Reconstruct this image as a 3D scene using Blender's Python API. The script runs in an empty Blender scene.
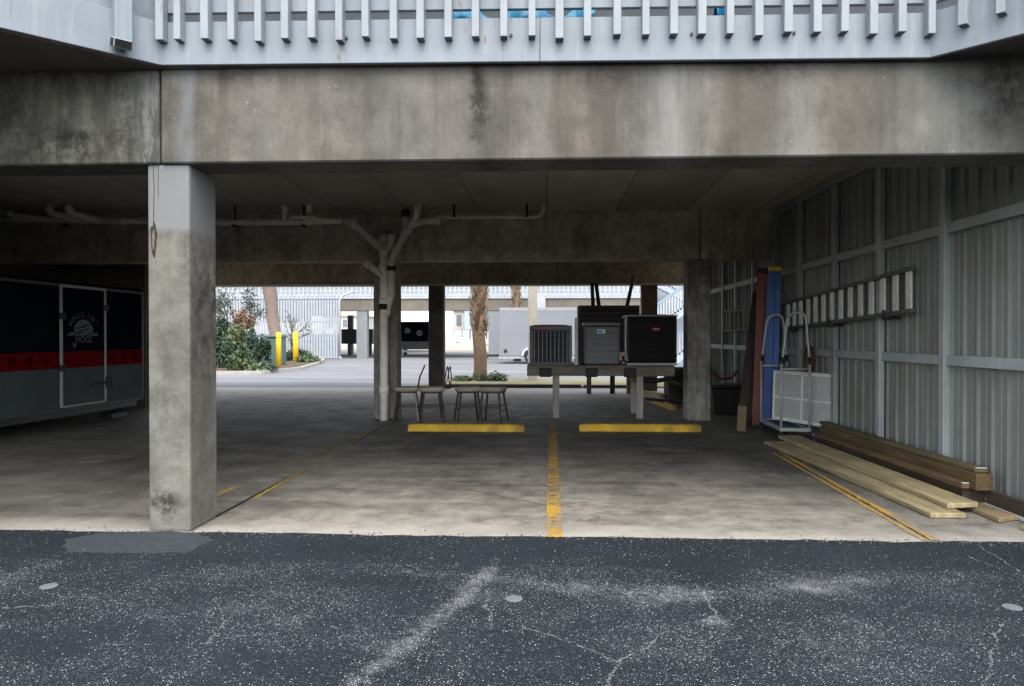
import bpy, bmesh, math, random
from math import sin, cos, pi, radians
from mathutils import Vector, Matrix, Euler
random.seed(7)
sc = bpy.context.scene
col = sc.collection

# ---------------------------------------------------------------- camera
YAW, PITCH, FPX = radians(2.708), radians(0.54), 740.0
CAM = Vector((0, 0, 1.5))
R3 = Matrix.Rotation(YAW, 3, 'Z') @ Matrix.Rotation(pi/2 - PITCH, 3, 'X')
cd = bpy.data.cameras.new('camera'); cam = bpy.data.objects.new('camera', cd); col.objects.link(cam)
cd.sensor_width = 36; cd.lens = 36*FPX/1024; cd.clip_start = .05; cd.clip_end = 3000
cam.location = CAM; cam.rotation_euler = (pi/2 - PITCH, 0, YAW)
sc.camera = cam

def ray(px, py): return R3 @ Vector(((px-512)/FPX, (343-py)/FPX, -1))
def gnd(px, py, z=0.0):            # surveyed ground position of a point seen at height z
    d = ray(px, py); t = (z-CAM.z)/d.z; return CAM.x+d.x*t, CAM.y+d.y*t
def at(px, py, Y):                 # surveyed x, z of a point at distance Y
    d = ray(px, py); t = Y/d.y; return CAM.x+d.x*t, CAM.z+d.z*t
def ax(px, Y): return at(px, 336, Y)[0]
def az(py, Y, px=547): return at(px, py, Y)[1]

# ---------------------------------------------------------------- node helpers
class N:
    def __init__(s, name):
        s.m = bpy.data.materials.new(name); s.m.use_nodes = True
        s.t = s.m.node_tree; s.b = s.t.nodes['Principled BSDF']
        s._pos = None
    def new(s, k): return s.t.nodes.new(k)
    def put(s, sock, v):
        if isinstance(v, bpy.types.NodeSocket): s.t.links.new(v, sock)
        elif v is not None:
            if isinstance(v, (tuple, list)) and len(v) == 3 and sock.type == 'RGBA': v = (*v, 1)
            sock.default_value = v
    def pos(s):
        if not s._pos: s._pos = s.new('ShaderNodeNewGeometry').outputs['Position']
        return s._pos
    def obj(s): return s.new('ShaderNodeTexCoord').outputs['Object']
    def rnd(s): return s.new('ShaderNodeObjectInfo').outputs['Random']
    def sep(s, v):
        n = s.new('ShaderNodeSeparateXYZ'); s.put(n.inputs[0], v); return n.outputs
    def map(s, v, scale=(1,1,1), loc=(0,0,0), rot=(0,0,0)):
        n = s.new('ShaderNodeMapping'); s.put(n.inputs[0], v)
        n.inputs['Scale'].default_value = scale; n.inputs['Location'].default_value = loc; n.inputs['Rotation'].default_value = rot
        return n.outputs[0]
    def noise(s, v, scale=5, detail=4, rough=.55, dist=0, colour=False):
        n = s.new('ShaderNodeTexNoise'); s.put(n.inputs['Vector'], v)
        n.inputs['Scale'].default_value = scale; n.inputs['Detail'].default_value = detail
        n.inputs['Roughness'].default_value = rough; n.inputs['Distortion'].default_value = dist
        return n.outputs['Color' if colour else 'Fac']
    def vor(s, v, scale=5, out='Distance', feature='F1', rnd=1):
        n = s.new('ShaderNodeTexVoronoi'); n.feature = feature; s.put(n.inputs['Vector'], v)
        n.inputs['Scale'].default_value = scale; n.inputs['Randomness'].default_value = rnd
        return n.outputs[out]
    def ramp(s, f, *stops):
        n = s.new('ShaderNodeValToRGB'); s.put(n.inputs[0], f); e = n.color_ramp.elements
        while len(e) < len(stops): e.new(.5)
        for el, (p, c) in zip(e, stops):
            el.position = p; el.color = (c, c, c, 1) if isinstance(c, (int, float)) else (*c, 1)
        return n.outputs[0]
    def mix(s, f, a, b, blend='MIX'):
        n = s.new('ShaderNodeMix'); n.data_type = 'RGBA'; n.blend_type = blend
        s.put(n.inputs[0], f); s.put(n.inputs[6], a); s.put(n.inputs[7], b); return n.outputs[2]
    def ma(s, op, a, b=None, clamp=False):
        n = s.new('ShaderNodeMath'); n.operation = op; n.use_clamp = clamp
        s.put(n.inputs[0], a)
        if b is not None: s.put(n.inputs[1], b)
        return n.outputs[0]
    def vm(s, op, a, b=None, out=0):
        n = s.new('ShaderNodeVectorMath'); n.operation = op; s.put(n.inputs[0], a)
        if b is not None: s.put(n.inputs[1], b)
        return n.outputs['Value' if out else 0]
    def gauss(s, x, c, w):
        d = s.ma('DIVIDE', s.ma('SUBTRACT', x, c), w)
        return s.ma('EXPONENT', s.ma('MULTIPLY', s.ma('MULTIPLY', d, d), -1.0))
    def seg(s, p, a, b, w):        # soft mask along a segment on the ground
        a, b = Vector((*a, 0)), Vector((*b, 0)); d = b-a
        r = s.vm('SUBTRACT', p, tuple(a))
        t = s.ma('DIVIDE', s.vm('DOT_PRODUCT', r, tuple(d), 1), d.length_squared, True)
        n = s.new('ShaderNodeVectorMath'); n.operation = 'SCALE'; n.inputs[0].default_value = d; s.put(n.inputs['Scale'], t)
        dist = s.vm('LENGTH', s.vm('SUBTRACT', r, n.outputs[0]), None, 1)
        return s.ma('SUBTRACT', 1.0, s.ma('DIVIDE', dist, w, True), True)
    def bump(s, h, strength=.3, dist=.01):
        n = s.new('ShaderNodeBump'); s.put(n.inputs['Height'], h)
        n.inputs['Strength'].default_value = strength; n.inputs['Distance'].default_value = dist
        s.t.links.new(n.outputs[0], s.b.inputs['Normal'])
    def out(s, colour, rough=.8, metal=0., spec=None):
        s.put(s.b.inputs['Base Color'], colour); s.put(s.b.inputs['Roughness'], rough); s.put(s.b.inputs['Metallic'], metal)
        if spec is not None: s.b.inputs['Specular IOR Level'].default_value = spec
        return s.m

_cache = {}
def mat(name, c, rough=.7, metal=0., var=.18, scale=6., bump=.0, spec=None, grime=0., stretch=(1,1,1)):
    if name in _cache: return _cache[name]
    n = N(name); v = n.map(n.obj(), stretch)
    f = n.noise(v, scale, 5, .6)
    k = n.ramp(f, (.3, 1-var), (.7, 1+var))
    cc = n.mix(1.0, c, k, 'MULTIPLY')
    rv = n.ma('ADD', n.ma('MULTIPLY', n.rnd(), .24), .88)
    cc = n.mix(1.0, cc, rv, 'MULTIPLY')
    if grime:
        g = n.ramp(n.noise(v, scale*.35, 6, .7), (.5, 0.), (.72, grime))
        cc = n.mix(g, cc, (.03, .027, .022))
    if bump: n.bump(n.noise(v, scale*6, 4), bump, .004)
    _cache[name] = n.out(cc, rough, metal, spec); return n.m

def wood(name, c, dark, scale=1., axis=1):
    n = N(name); o = n.obj()
    st = [14., 14., 14.]; st[axis] = .8
    v = n.map(o, tuple(x*scale for x in st))
    g = n.noise(v, 2.2, 6, .65, .6)
    c1 = n.mix(n.ramp(g, (.35, 0.), (.68, 1.)), dark, c)
    b = n.ramp(n.noise(o, 1.3, 4), (.4, .75), (.65, 1.12))
    c1 = n.mix(1., c1, b, 'MULTIPLY')
    kn = n.ramp(n.vor(n.map(o, (6, 1.1, 6)), 1.0), (.04, 1.), (.12, 0.))
    c1 = n.mix(n.ma('MULTIPLY', kn, .6), c1, tuple(x*.35 for x in dark))
    c1 = n.mix(1., c1, n.ma('ADD', n.ma('MULTIPLY', n.rnd(), .4), .8), 'MULTIPLY')
    n.bump(g, .25, .004)
    return n.out(c1, .75)

def concrete(name, base, dark, streak=.5, stains=(), mould=0., warm=None, fresh=None, chips=0., blots=()):
    n = N(name); p = n.pos(); x, y, z = n.sep(p)
    f1 = n.noise(p, .9, 5, .6); f2 = n.noise(p, 5.5, 6, .65); f3 = n.noise(p, 38, 3, .6)
    c = n.mix(n.ramp(f1, (.32, 0.), (.68, 1.)), dark, base)
    if warm: c = n.mix(n.ramp(n.noise(n.map(p, (1.1, 1.1, .25), (3, 1, 0)), 1.3, 3), (.42, 0.), (.62, .5)), c, warm)
    c = n.mix(1., c, n.ramp(f2, (.3, .7), (.7, 1.2)), 'MULTIPLY')
    c = n.mix(1., c, n.ramp(n.noise(p, 2.2, 6, .7), (.34, .72), (.62, 1.1)), 'MULTIPLY')
    c = n.mix(1., c, n.ramp(f3, (.3, .9), (.7, 1.08)), 'MULTIPLY')
    sv = n.noise(n.map(p, (3.2, 3.2, .22)), 1.6, 6, .62)
    c = n.mix(n.ramp(sv, (.5, 0.), (.72, streak)), c, tuple(q*.35 for q in dark))
    wob = n.ma('ADD', x, n.ma('MULTIPLY', n.ma('SUBTRACT', n.noise(n.map(p, (1, 1, 1)), 3.5, 4), .5), .22))
    for (cx, w, amt, colr) in stains:
        m = n.gauss(wob, cx, w)
        m = n.ma('MULTIPLY', m, n.ramp(n.noise(n.map(p, (7, 7, .8)), 1.5, 5, .7), (.3, .25), (.62, 1.)))
        c = n.mix(n.ma('MULTIPLY', m, amt, True), c, colr)
    for (bx_, bz_, rx_, rz_, amt) in blots:
        m = n.ma('MULTIPLY', n.gauss(wob, bx_, rx_), n.gauss(z, bz_, rz_))
        m = n.ma('MULTIPLY', m, n.ramp(n.noise(p, 7, 6, .75), (.42, 0.), (.6, 1.)))
        c = n.mix(n.ma('MULTIPLY', m, amt, True), c, (.03, .028, .025))
    if mould:
        mv = n.noise(n.map(p, (9, 9, 2.2)), 1.4, 7, .72)
        mb = n.noise(p, .8, 3)
        mm = n.ma('MULTIPLY', n.ramp(mv, (.45, 0.), (.56, mould)), n.ramp(mb, (.35, .35), (.6, 1.)))
        c = n.mix(mm, c, (.025, .024, .019))
    if fresh:                       # lighter patch repair, above a given height
        zz, cc = fresh
        e = n.ma('ADD', z, n.ma('MULTIPLY', n.ma('SUBTRACT', n.noise(p, 4, 4), .5), .12))
        c = n.mix(n.ramp(n.ma('SUBTRACT', e, zz), (.0, 0.), (.05, .85)), c, cc)
    pit = n.ramp(n.vor(p, 26), (.05, 1.), (.13, 0.))
    pit = n.ma('MULTIPLY', pit, n.ramp(n.noise(p, 2.1, 3), (.5, 0.), (.65, .75)))
    c = n.mix(pit, c, tuple(q*.35 for q in dark))
    if chips:
        ch = n.ma('MULTIPLY', n.ramp(n.vor(p, 19), (.06, 1.), (.14, 0.)), n.ramp(n.noise(p, 1.3, 4, .6), (.56, 0.), (.68, chips)))
        c = n.mix(ch, c, (.6, .58, .54))
    n.bump(n.mix(.4, f2, f3), .35, .006)
    return n.out(c, .88, 0, .25)

# ---------------------------------------------------------------- mesh helpers
class MB:
    def __init__(s): s.bm = bmesh.new()
    def face(s, pts, m=0, smooth=False):
        f = s.bm.faces.new([s.bm.verts.new(p) for p in pts]); f.material_index = m; f.smooth = smooth; return f
    def bx(s, x0, x1, y0, y1, z0, z1, m=0):
        return s.box(((x0+x1)/2, (y0+y1)/2, (z0+z1)/2), (abs(x1-x0), abs(y1-y0), abs(z1-z0)), None, m)
    def box(s, c, size, rot=None, m=0):
        M = Matrix.Translation(c)
        if rot is not None: M = M @ (rot.to_4x4() if isinstance(rot, Matrix) else Euler(rot).to_matrix().to_4x4())
        v = [s.bm.verts.new(M @ Vector((a*size[0]/2, b*size[1]/2, d*size[2]/2))) for a in (-1, 1) for b in (-1, 1) for d in (-1, 1)]
        for q in ((0,1,3,2), (4,6,7,5), (0,4,5,1), (2,3,7,6), (0,2,6,4), (1,5,7,3)):
            f = s.bm.faces.new([v[i] for i in q]); f.material_index = m
        return s
    def beam(s, a, b, w, h, m=0, up=(0, 0, 1)):   # rectangular bar from a to b
        a, b = Vector(a), Vector(b); d = (b-a); L = d.length; d.normalize(); u = Vector(up)
        if abs(d.dot(u)) > .98: u = Vector((0, 1, 0))
        r = d.cross(u).normalized(); u2 = r.cross(d)
        M = Matrix((r, d, u2)).transposed()
        return s.box((a+b)/2, (w, L, h), M, m)
    def tube(s, pts, r, n=12, m=0, cap=True):
        pts = [Vector(p) for p in pts]; rs = r if isinstance(r, (list, tuple)) else [r]*len(pts)
        prev = None; rings = []
        for i, p in enumerate(pts):
            if i == 0: d = pts[1]-p
            elif i == len(pts)-1: d = p-pts[i-1]
            else: d = (pts[i+1]-p).normalized()+(p-pts[i-1]).normalized()
            d.normalize()
            if prev is None:
                u = Vector((0, 0, 1)) if abs(d.z) < .9 else Vector((0, 1, 0))
                u = (u-d*u.dot(d)).normalized()
            else: u = (prev-d*prev.dot(d)).normalized()
            prev = u; w = d.cross(u)
            rings.append([s.bm.verts.new(p+(u*cos(2*pi*k/n)+w*sin(2*pi*k/n))*rs[i]) for k in range(n)])
        for a, b in zip(rings, rings[1:]):
            for k in range(n):
                f = s.bm.faces.new((a[k], a[(k+1) % n], b[(k+1) % n], b[k])); f.smooth = True; f.material_index = m
        if cap:
            for rg in (rings[0][::-1], rings[-1]):
                f = s.bm.faces.new(rg); f.material_index = m
        return s
    def prism(s, poly, fn, a0, a1, m=0):           # polygon (u,v) extruded from a0 to a1; fn(u,v,a)->xyz
        A = [s.bm.verts.new(fn(u, v, a0)) for u, v in poly]; B = [s.bm.verts.new(fn(u, v, a1)) for u, v in poly]
        k = len(poly)
        for q in [A[::-1], B]+[[A[i], A[(i+1) % k], B[(i+1) % k], B[i]] for i in range(k)]:
            f = s.bm.faces.new(q); f.material_index = m
        return s
    def build(s, name, mats, parent=None, bevel=0., label=None, base=None, seg=1):
        bm = s.bm
        bmesh.ops.recalc_face_normals(bm, faces=bm.faces)
        if bevel:
            es = [e for e in bm.edges if len(e.link_faces) == 2 and e.calc_face_angle(0) > .6]
            bmesh.ops.bevel(bm, geom=es, offset=bevel, segments=seg, affect='EDGES', profile=.6)
        off = Vector((0, 0, 0)); q = parent
        while q: off += q.location; q = q.parent
        if parent is None and base is not None: off = Vector(base)
        bmesh.ops.translate(bm, verts=bm.verts, vec=-off)
        me = bpy.data.meshes.new(name); bm.to_mesh(me); bm.free()
        for m in (mats if isinstance(mats, (list, tuple)) else [mats]): me.materials.append(m)
        o = bpy.data.objects.new(name, me); col.objects.link(o); o.parent = parent
        if parent is None and base is not None: o.location = base
        if label: o['label'] = label
        return o

def tag(o, label, cat, group=None):
    o['label'] = label; o['category'] = cat
    if group: o['group'] = group
    return o
def thing(name, label, cat, loc=(0, 0, 0), group=None):
    o = bpy.data.objects.new(name, None); o.empty_display_size = .2; col.objects.link(o); o.location = loc
    return tag(o, label, cat, group)
def struct(o, kind='structure'): o['kind'] = kind; return o
def copy_tree(o, parent=None):
    c = o.copy(); col.objects.link(c); c.parent = parent
    for ch in list(o.children): copy_tree(ch, c)
    return c
def text_into(mb, s, size, place, m=0, depth=.002):
    cu = bpy.data.curves.new('t', 'FONT'); cu.body = s; cu.size = size; cu.align_x = 'CENTER'; cu.align_y = 'CENTER'; cu.extrude = depth/2
    ob = bpy.data.objects.new('t', cu); col.objects.link(ob)
    me = ob.to_mesh()
    vs = [mb.bm.verts.new(place(v.co)) for v in me.vertices]
    for p in me.polygons:
        try:
            f = mb.bm.faces.new([vs[i] for i in p.vertices]); f.material_index = m
        except ValueError: pass
    ob.to_mesh_clear(); bpy.data.objects.remove(ob); bpy.data.curves.remove(cu)
def leaves(mb, n_, blobs, size, nm=3, aspect=2.2, seed=1, up=.3):
    rr = random.Random(seed); n = int(n_*.75)
    for i in range(n):
        c, r = blobs[rr.randrange(len(blobs))]
        while True:
            d = Vector((rr.gauss(0, .5), rr.gauss(0, .5), rr.gauss(0, .5)))
            if d.length < 1.5: break
        p = Vector(c)+Vector((d.x*r[0], d.y*r[1], d.z*r[2]))
        ln = Vector((rr.gauss(0, 1), rr.gauss(0, 1), rr.gauss(up, 1))).normalized()
        w = ln.cross(Vector((rr.gauss(0, 1), rr.gauss(0, 1), rr.gauss(0, 1)))).normalized()
        s = size*rr.uniform(.6, 1.4); nn = ln.cross(w)
        k = sin(p.x*3.1+seed)+sin(p.y*2.7)+sin(p.z*4.3+1)
        m = min(nm-1, max(0, int((k+rr.gauss(0, .8)+1.6)/3.2*nm)))
        a = p-ln*s; b = p+w*s/aspect+nn*s*.1; e = p+ln*s; g = p-w*s/aspect+nn*s*.1
        mb.face([a, b, e, g], m)
def arc(p0, p1, p2, n=5):          # quadratic curve for pipe elbows
    p0, p1, p2 = Vector(p0), Vector(p1), Vector(p2)
    return [(1-t)**2*p0+2*t*(1-t)*p1+t*t*p2 for t in [i/n for i in range(n+1)]]

# ---------------------------------------------------------------- materials
WHITE = None
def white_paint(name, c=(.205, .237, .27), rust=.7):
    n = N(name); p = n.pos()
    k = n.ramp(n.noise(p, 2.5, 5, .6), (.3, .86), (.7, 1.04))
    cc = n.mix(1., c, k, 'MULTIPLY')
    st = n.noise(n.map(p, (12, 12, 1.4)), 1.2, 5, .6)
    cc = n.mix(n.ramp(st, (.52, 0.), (.75, .4)), cc, (.36, .36, .34))
    if rust:
        rs = n.ma('MULTIPLY', n.ramp(n.noise(n.map(p, (30, 30, 5)), 1., 5, .7), (.6, 0.), (.68, rust)), n.ramp(n.noise(p, 1.7, 2), (.5, 0.), (.6, 1.)))
        cc = n.mix(rs, cc, (.16, .085, .035))
    n.bump(n.noise(p, 30, 4), .12, .003)
    return n.out(cc, .55, 0, .4)
M_white = white_paint('weathered_white_paint')
M_bal = white_paint('baluster_paint', (.25, .278, .305), .8)
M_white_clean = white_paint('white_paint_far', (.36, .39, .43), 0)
M_balend = mat('bare_board_end', (.13, .14, .155), .9)
STN_D = (.022, .02, .018); STN_B = (.11, .09, .068); STN_L = (.25, .247, .235)
X_ = lambda px: ax(px, 5.5)
M_beam = concrete('stained_concrete_beam', (.152, .147, .134), (.083, .079, .07), .6,
    [(X_(481), .05, .5, STN_D), (X_(487), .10, .4, STN_D), (X_(612), .22, .8, (.07, .06, .052)), (X_(560), .12, .3, (.09, .075, .06)), (X_(676), .2, .55, STN_L), (X_(735), .12, .4, STN_B),
     (X_(762), .13, .85, (.09, .083, .07)), (X_(800), .15, .45, STN_L), (X_(860), .2, .45, STN_B), (X_(300), .35, .4, (.17, .15, .13)), (X_(185), .06, .5, (.2, .22, .24)), (X_(420), .4, .35, (.2, .19, .175)),
     (X_(540), .1, .3, STN_L), (X_(960), .5, .5, (.2, .21, .2)), (X_(1005), .2, .6, (.05, .045, .04))], warm=(.15, .128, .105), chips=.4, blots=[(X_(482), az(98, 5.5), .06, .24, 1.6), (X_(485), az(120, 5.5), .12, .25, .7), (X_(605), az(75, 5.5), .2, .12, 1.), (X_(770), az(72, 5.5), .25, .1, .9), (X_(240), az(72, 5.5), .5, .05, .6), (X_(1010), az(90, 5.5), .25, .4, 1.)])
M_beam_mould = concrete('mouldy_concrete_beam', (.165, .162, .137), (.09, .087, .068), .5, [(X_(150), .12, .6, (.24, .25, .26))], mould=.9, blots=[(X_(70), az(140, 5.5), .5, .18, 1.2), (X_(132), az(108, 5.5), .12, .3, 1.), (X_(10), az(110, 5.5), .3, .3, .9)])
M_conc_col = concrete('column_concrete', (.195, .188, .168), (.135, .129, .112), .3, fresh=(2.28, (.182, .188, .192)), chips=.4, blots=[(ax(167, 5.53), .2, .13, .12, 1.3), (ax(205, 5.7), 1.9, .08, .3, .9), (ax(205, 5.7), 1.4, .08, .2, .7), (ax(160, 5.53), 1.0, .2, .5, .3)])
M_conc_in = concrete('inner_concrete', (.68, .605, .5), (.46, .405, .33), .5)
M_conc_in2 = concrete('inner_column_concrete', (.36, .345, .315), (.23, .22, .195), .4, mould=.4)
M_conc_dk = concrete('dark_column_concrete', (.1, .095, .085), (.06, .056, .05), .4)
M_conc_far = mat('far_concrete', (.14, .122, .1), .9, var=.2, scale=1.2)
M_conc_post = mat('beige_post_concrete', (.33, .31, .27), .9, var=.12, scale=2)

def m_ceiling():
    n = N('ceiling_planks'); p = n.pos(); x, y, z = n.sep(p)
    c = n.mix(n.ramp(n.noise(n.map(p, (1, .4, 1)), 1.3, 5, .6), (.3, 0.), (.7, 1.)), (.46, .42, .36), (.66, .61, .54))
    wnn = n.new('ShaderNodeTexWhiteNoise'); wnn.noise_dimensions = '1D'; n.put(wnn.inputs['W'], n.ma('FLOOR', n.ma('DIVIDE', x, 1.22)))
    c = n.mix(1., c, n.ma('ADD', n.ma('MULTIPLY', wnn.outputs['Value'], .35), .8), 'MULTIPLY')
    wn = n.new('ShaderNodeMath'); wn.operation = 'PINGPONG'; n.put(wn.inputs[0], x); wn.inputs[1].default_value = .61
    sm = n.ramp(wn.outputs[0], (.0, 1.), (.02, 0.))
    c = n.mix(n.ma('MULTIPLY', sm, .7), c, (.09, .08, .07))
    c = n.mix(n.ramp(n.noise(p, 3.1, 6, .7), (.55, 0.), (.75, .5)), c, (.72, .68, .62))
    n.bump(n.noise(p, 14, 4), .3, .005)
    return n.out(c, .9, 0, .2)
M_ceil = m_ceiling()

def gpts(*pts): return [gnd(*p) for p in pts]
def m_asphalt():
    n = N('old_asphalt'); p = n.pos(); x, y, z = n.sep(p)

    wc = n.new('ShaderNodeVectorMath'); wc.operation = 'SCALE'; wc.inputs['Scale'].default_value = .16
    n.put(wc.inputs[0], n.vm('SUBTRACT', n.noise(p, 7, 5, .6, 0, True), (.5, .5, .5)))
    wp = n.vm('MULTIPLY', n.vm('ADD', p, wc.outputs[0]), (1, 1, 0))
    big = n.noise(p, .7, 5, .6)
    c = n.mix(n.ramp(big, (.35, 0.), (.65, 1.)), (.0048, .0086, .0132), (.0098, .0152, .0218))
    c = n.mix(1., c, n.ramp(n.noise(p, 45, 4, .7), (.3, .55), (.7, 1.4)), 'MULTIPLY')
    # exposed pale aggregate: more of it where the binder has worn off
    worn = n.ma('MULTIPLY', n.ramp(n.noise(p, 1.6, 5, .65), (.40, .05), (.72, .46)), 1.0)
    def add(a, m, amt): return n.ma('ADD', a, n.ma('MULTIPLY', m, amt), True)
    for a, b, w, amt in ((gnd(398, 573), gnd(500, 578), .12, .45), (gnd(497, 560), gnd(462, 600), .085, .8), (gnd(462, 600), gnd(350, 690), .09, .7),
                         (gnd(530, 584), gnd(690, 596), .2, .55), (gnd(640, 600), gnd(860, 582), .22, .45), (gnd(800, 588), gnd(820, 592), .08, .9),
                         (gnd(690, 630), gnd(960, 660), .35, .32), (gnd(0, 585), gnd(40, 566), .2, .35), (gnd(260, 610), gnd(480, 650), .4, .12), (gnd(715, 622), gnd(716, 622.5), .12, .8)):
        worn = add(worn, n.ma('MULTIPLY', n.seg(wp, a, b, w), n.ramp(n.noise(p, 16, 4, .7), (.35, .2), (.65, 1.))), amt)
    # fresher sealed strip along the slab keeps its binder
    band = n.ramp(n.ma('ADD', y, n.ma('MULTIPLY', n.noise(p, 2, 3), .25)), (.0, 1.), (1., 0.))
    fresh = n.ramp(n.ma('SUBTRACT', n.ma('ADD', y, n.ma('MULTIPLY', n.noise(p, 3, 3), .2)), 4.88), (.0, 0.), (.05, 1.))
    worn = n.ma('MULTIPLY', worn, n.ma('SUBTRACT', 1., n.ma('MULTIPLY', fresh, .72)))
    for sc_, rmin, pale in ((135, .30, (.215, .235, .255)), (220, .33, (.2, .22, .235)), (72, .22, (.45, .45, .45))):
        vd = n.vor(p, sc_); vc = n.sep(n.vor(p, sc_, 'Color'))[0]
        on = n.ma('MULTIPLY', n.ma('LESS_THAN', vc, n.ma('MULTIPLY', worn, .8 if sc_ > 50 else .16)), n.ramp(vd, (rmin, 1.), (rmin+.1, 0.)))
        c = n.mix(n.ma('MULTIPLY', on, .68), c, pale)
    c = n.mix(n.ma('MULTIPLY', n.ma('SUBTRACT', worn, .3, True), .35), c, (.24, .25, .265))
    # cracks filled with pale efflorescence
    wc2 = n.new('ShaderNodeVectorMath'); wc2.operation = 'SCALE'; wc2.inputs['Scale'].default_value = .13
    n.put(wc2.inputs[0], n.vm('SUBTRACT', n.noise(p, 6, 6, .7, 0, True), (.5, .5, .5)))
    cp = n.vm('MULTIPLY', n.vm('ADD', p, wc2.outputs[0]), (1, 1, 0))
    cm = None
    for a, b, w in ((gnd(525, 628), gnd(578, 645), .016), (gnd(578, 645), gnd(618, 664), .02), (gnd(618, 664), gnd(606, 690), .02), (gnd(618, 664), gnd(668, 632), .014),
                    (gnd(700, 590), gnd(722, 625), .016), (gnd(486, 592), gnd(490, 628), .016), (gnd(2, 609), gnd(60, 606), .018), (gnd(210, 640), gnd(290, 632), .008),
                    (gnd(978, 545), gnd(1030, 580), .014), (gnd(1000, 625), gnd(985, 690), .014), (gnd(230, 618), gnd(205, 645), .014), (gnd(965, 555), gnd(1000, 570), .012)):
        m = n.seg(cp, a, b, w*.68); cm = m if cm is None else n.ma('MAXIMUM', cm, m)
    br = n.ramp(n.noise(p, 22, 3, .7), (.38, .0), (.55, 1.))
    c = n.mix(n.ma('MULTIPLY', n.ramp(cm, (.25, 0.), (.9, .4)), br), c, (.32, .33, .33))
    h = n.ma('ADD', n.vor(p, 100), n.ma('MULTIPLY', n.noise(p, 30, 4), .6))
    n.bump(h, .6, .008)
    return n.out(c, n.ramp(n.noise(p, 20, 3), (.3, .68), (.7, .9)), 0, .3)
M_asph = m_asphalt()

def m_slab():
    n = N('garage_slab_concrete'); p = n.pos(); x, y, z = n.sep(p)
    c = n.mix(n.ramp(n.noise(n.map(p, (1, .55, 1)), .8, 6, .62), (.32, 0.), (.68, 1.)), (.125, .117, .103), (.262, .246, .217))
    c = n.mix(n.ramp(n.noise(n.map(p, (.5, 2.6, 1)), 1.1, 5, .6), (.47, 0.), (.68, .6)), c, (.075, .07, .062))
    # oil and tyre soiling in the bays, paler where the wheels roll in
    def blob(cx, cy, rx, ry):
        a = n.gauss(x, cx, rx); b = n.gauss(y, cy, ry); return n.ma('MULTIPLY', a, b)
    nz = n.ramp(n.noise(p, 1.7, 6, .72), (.36, .1), (.6, 1.))
    for cx, cy, rx, ry, amt in ((1.5, 10.0, 1.2, 1.6, 1), (-1.5, 10.1, 1.5, 1.3, 0.95), (-4.6, 9, 1.8, 3.2, 1), (2.6, 9.0, 0.9, 1.8, 1), (.5, 10.7, .6, 1.0, .5), (-4.5, 12.5, 3, 1.2, .5), (0, 12.6, 3.2, .8, .45), (3.4, 11.5, .8, 3, .6)):
        c = n.mix(n.ma('MULTIPLY', n.ma('MULTIPLY', blob(cx, cy, rx, ry), nz), amt), c, (.035, .034, .033))
    mo = n.noise(p, 3.4, 7, .74)
    c = n.mix(1., c, n.ramp(mo, (.33, .5), (.5, .98), (.66, 1.35)), 'MULTIPLY')
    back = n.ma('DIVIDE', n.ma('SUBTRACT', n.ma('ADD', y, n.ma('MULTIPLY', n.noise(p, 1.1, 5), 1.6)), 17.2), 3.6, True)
    c = n.mix(n.ma('MULTIPLY', back, .85), c, (.52, .475, .41))  # rear of slab painted paler to carry the daylight from the open back
    sp = n.ramp(n.vor(n.map(p, (1, .8, 1)), 3.2), (.03, 1.), (.08, 0.))
    c = n.mix(n.ma('MULTIPLY', sp, .5), c, (.05, .045, .042))
    lt = n.ramp(n.noise(p, 2.3, 6, .7), (.56, 0.), (.72, .5))
    c = n.mix(lt, c, (.36, .345, .32))
    # rain-washed, paler strip at the open edge
    e = n.ma('SUBTRACT', n.ma('ADD', y, n.ma('MULTIPLY', n.noise(p, 2.2, 5), .5)), 5.72)
    c = n.mix(n.ramp(e, (.0, .9), (.5, 0.)), c, n.mix(n.noise(p, 9, 4), (.24, .23, .208), (.41, .392, .355)))
    c = n.mix(1., c, n.ramp(n.noise(p, 60, 3, .7), (.3, .8), (.7, 1.15)), 'MULTIPLY')
    fl = n.ma('MULTIPLY', n.ramp(n.vor(p, 11), (.05, 1.), (.11, 0.)), n.ramp(n.noise(p, 1.9, 3), (.5, 0.), (.6, .8)))
    c = n.mix(fl, c, (.55, .53, .5))
    cw = n.new('ShaderNodeVectorMath'); cw.operation = 'SCALE'; cw.inputs['Scale'].default_value = .12
    n.put(cw.inputs[0], n.vm('SUBTRACT', n.noise(p, 4, 5, .6, 0, True), (.5, .5, .5)))
    cp = n.vm('MULTIPLY', n.vm('ADD', p, cw.outputs[0]), (1, 1, 0)); cm = None
    for a, b, w in ((gnd(556, 505), gnd(585, 502), .02), (gnd(555, 480), gnd(590, 482), .016), (gnd(470, 490), gnd(555, 507), .012), (gnd(620, 470), gnd(690, 462), .01)):
        m = n.seg(cp, a, b, w); cm = m if cm is None else n.ma('MAXIMUM', cm, m)
    c = n.mix(n.ramp(cm, (.1, 0.), (.6, .8)), c, (.03, .028, .026))
    n.bump(n.ma('ADD', n.noise(p, 30, 4), n.noise(p, 5, 4)), .2, .006)
    return n.out(c, n.ramp(n.noise(p, 2, 4), (.3, .55), (.7, .85)), 0, .35)
M_slab = m_slab()

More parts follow.
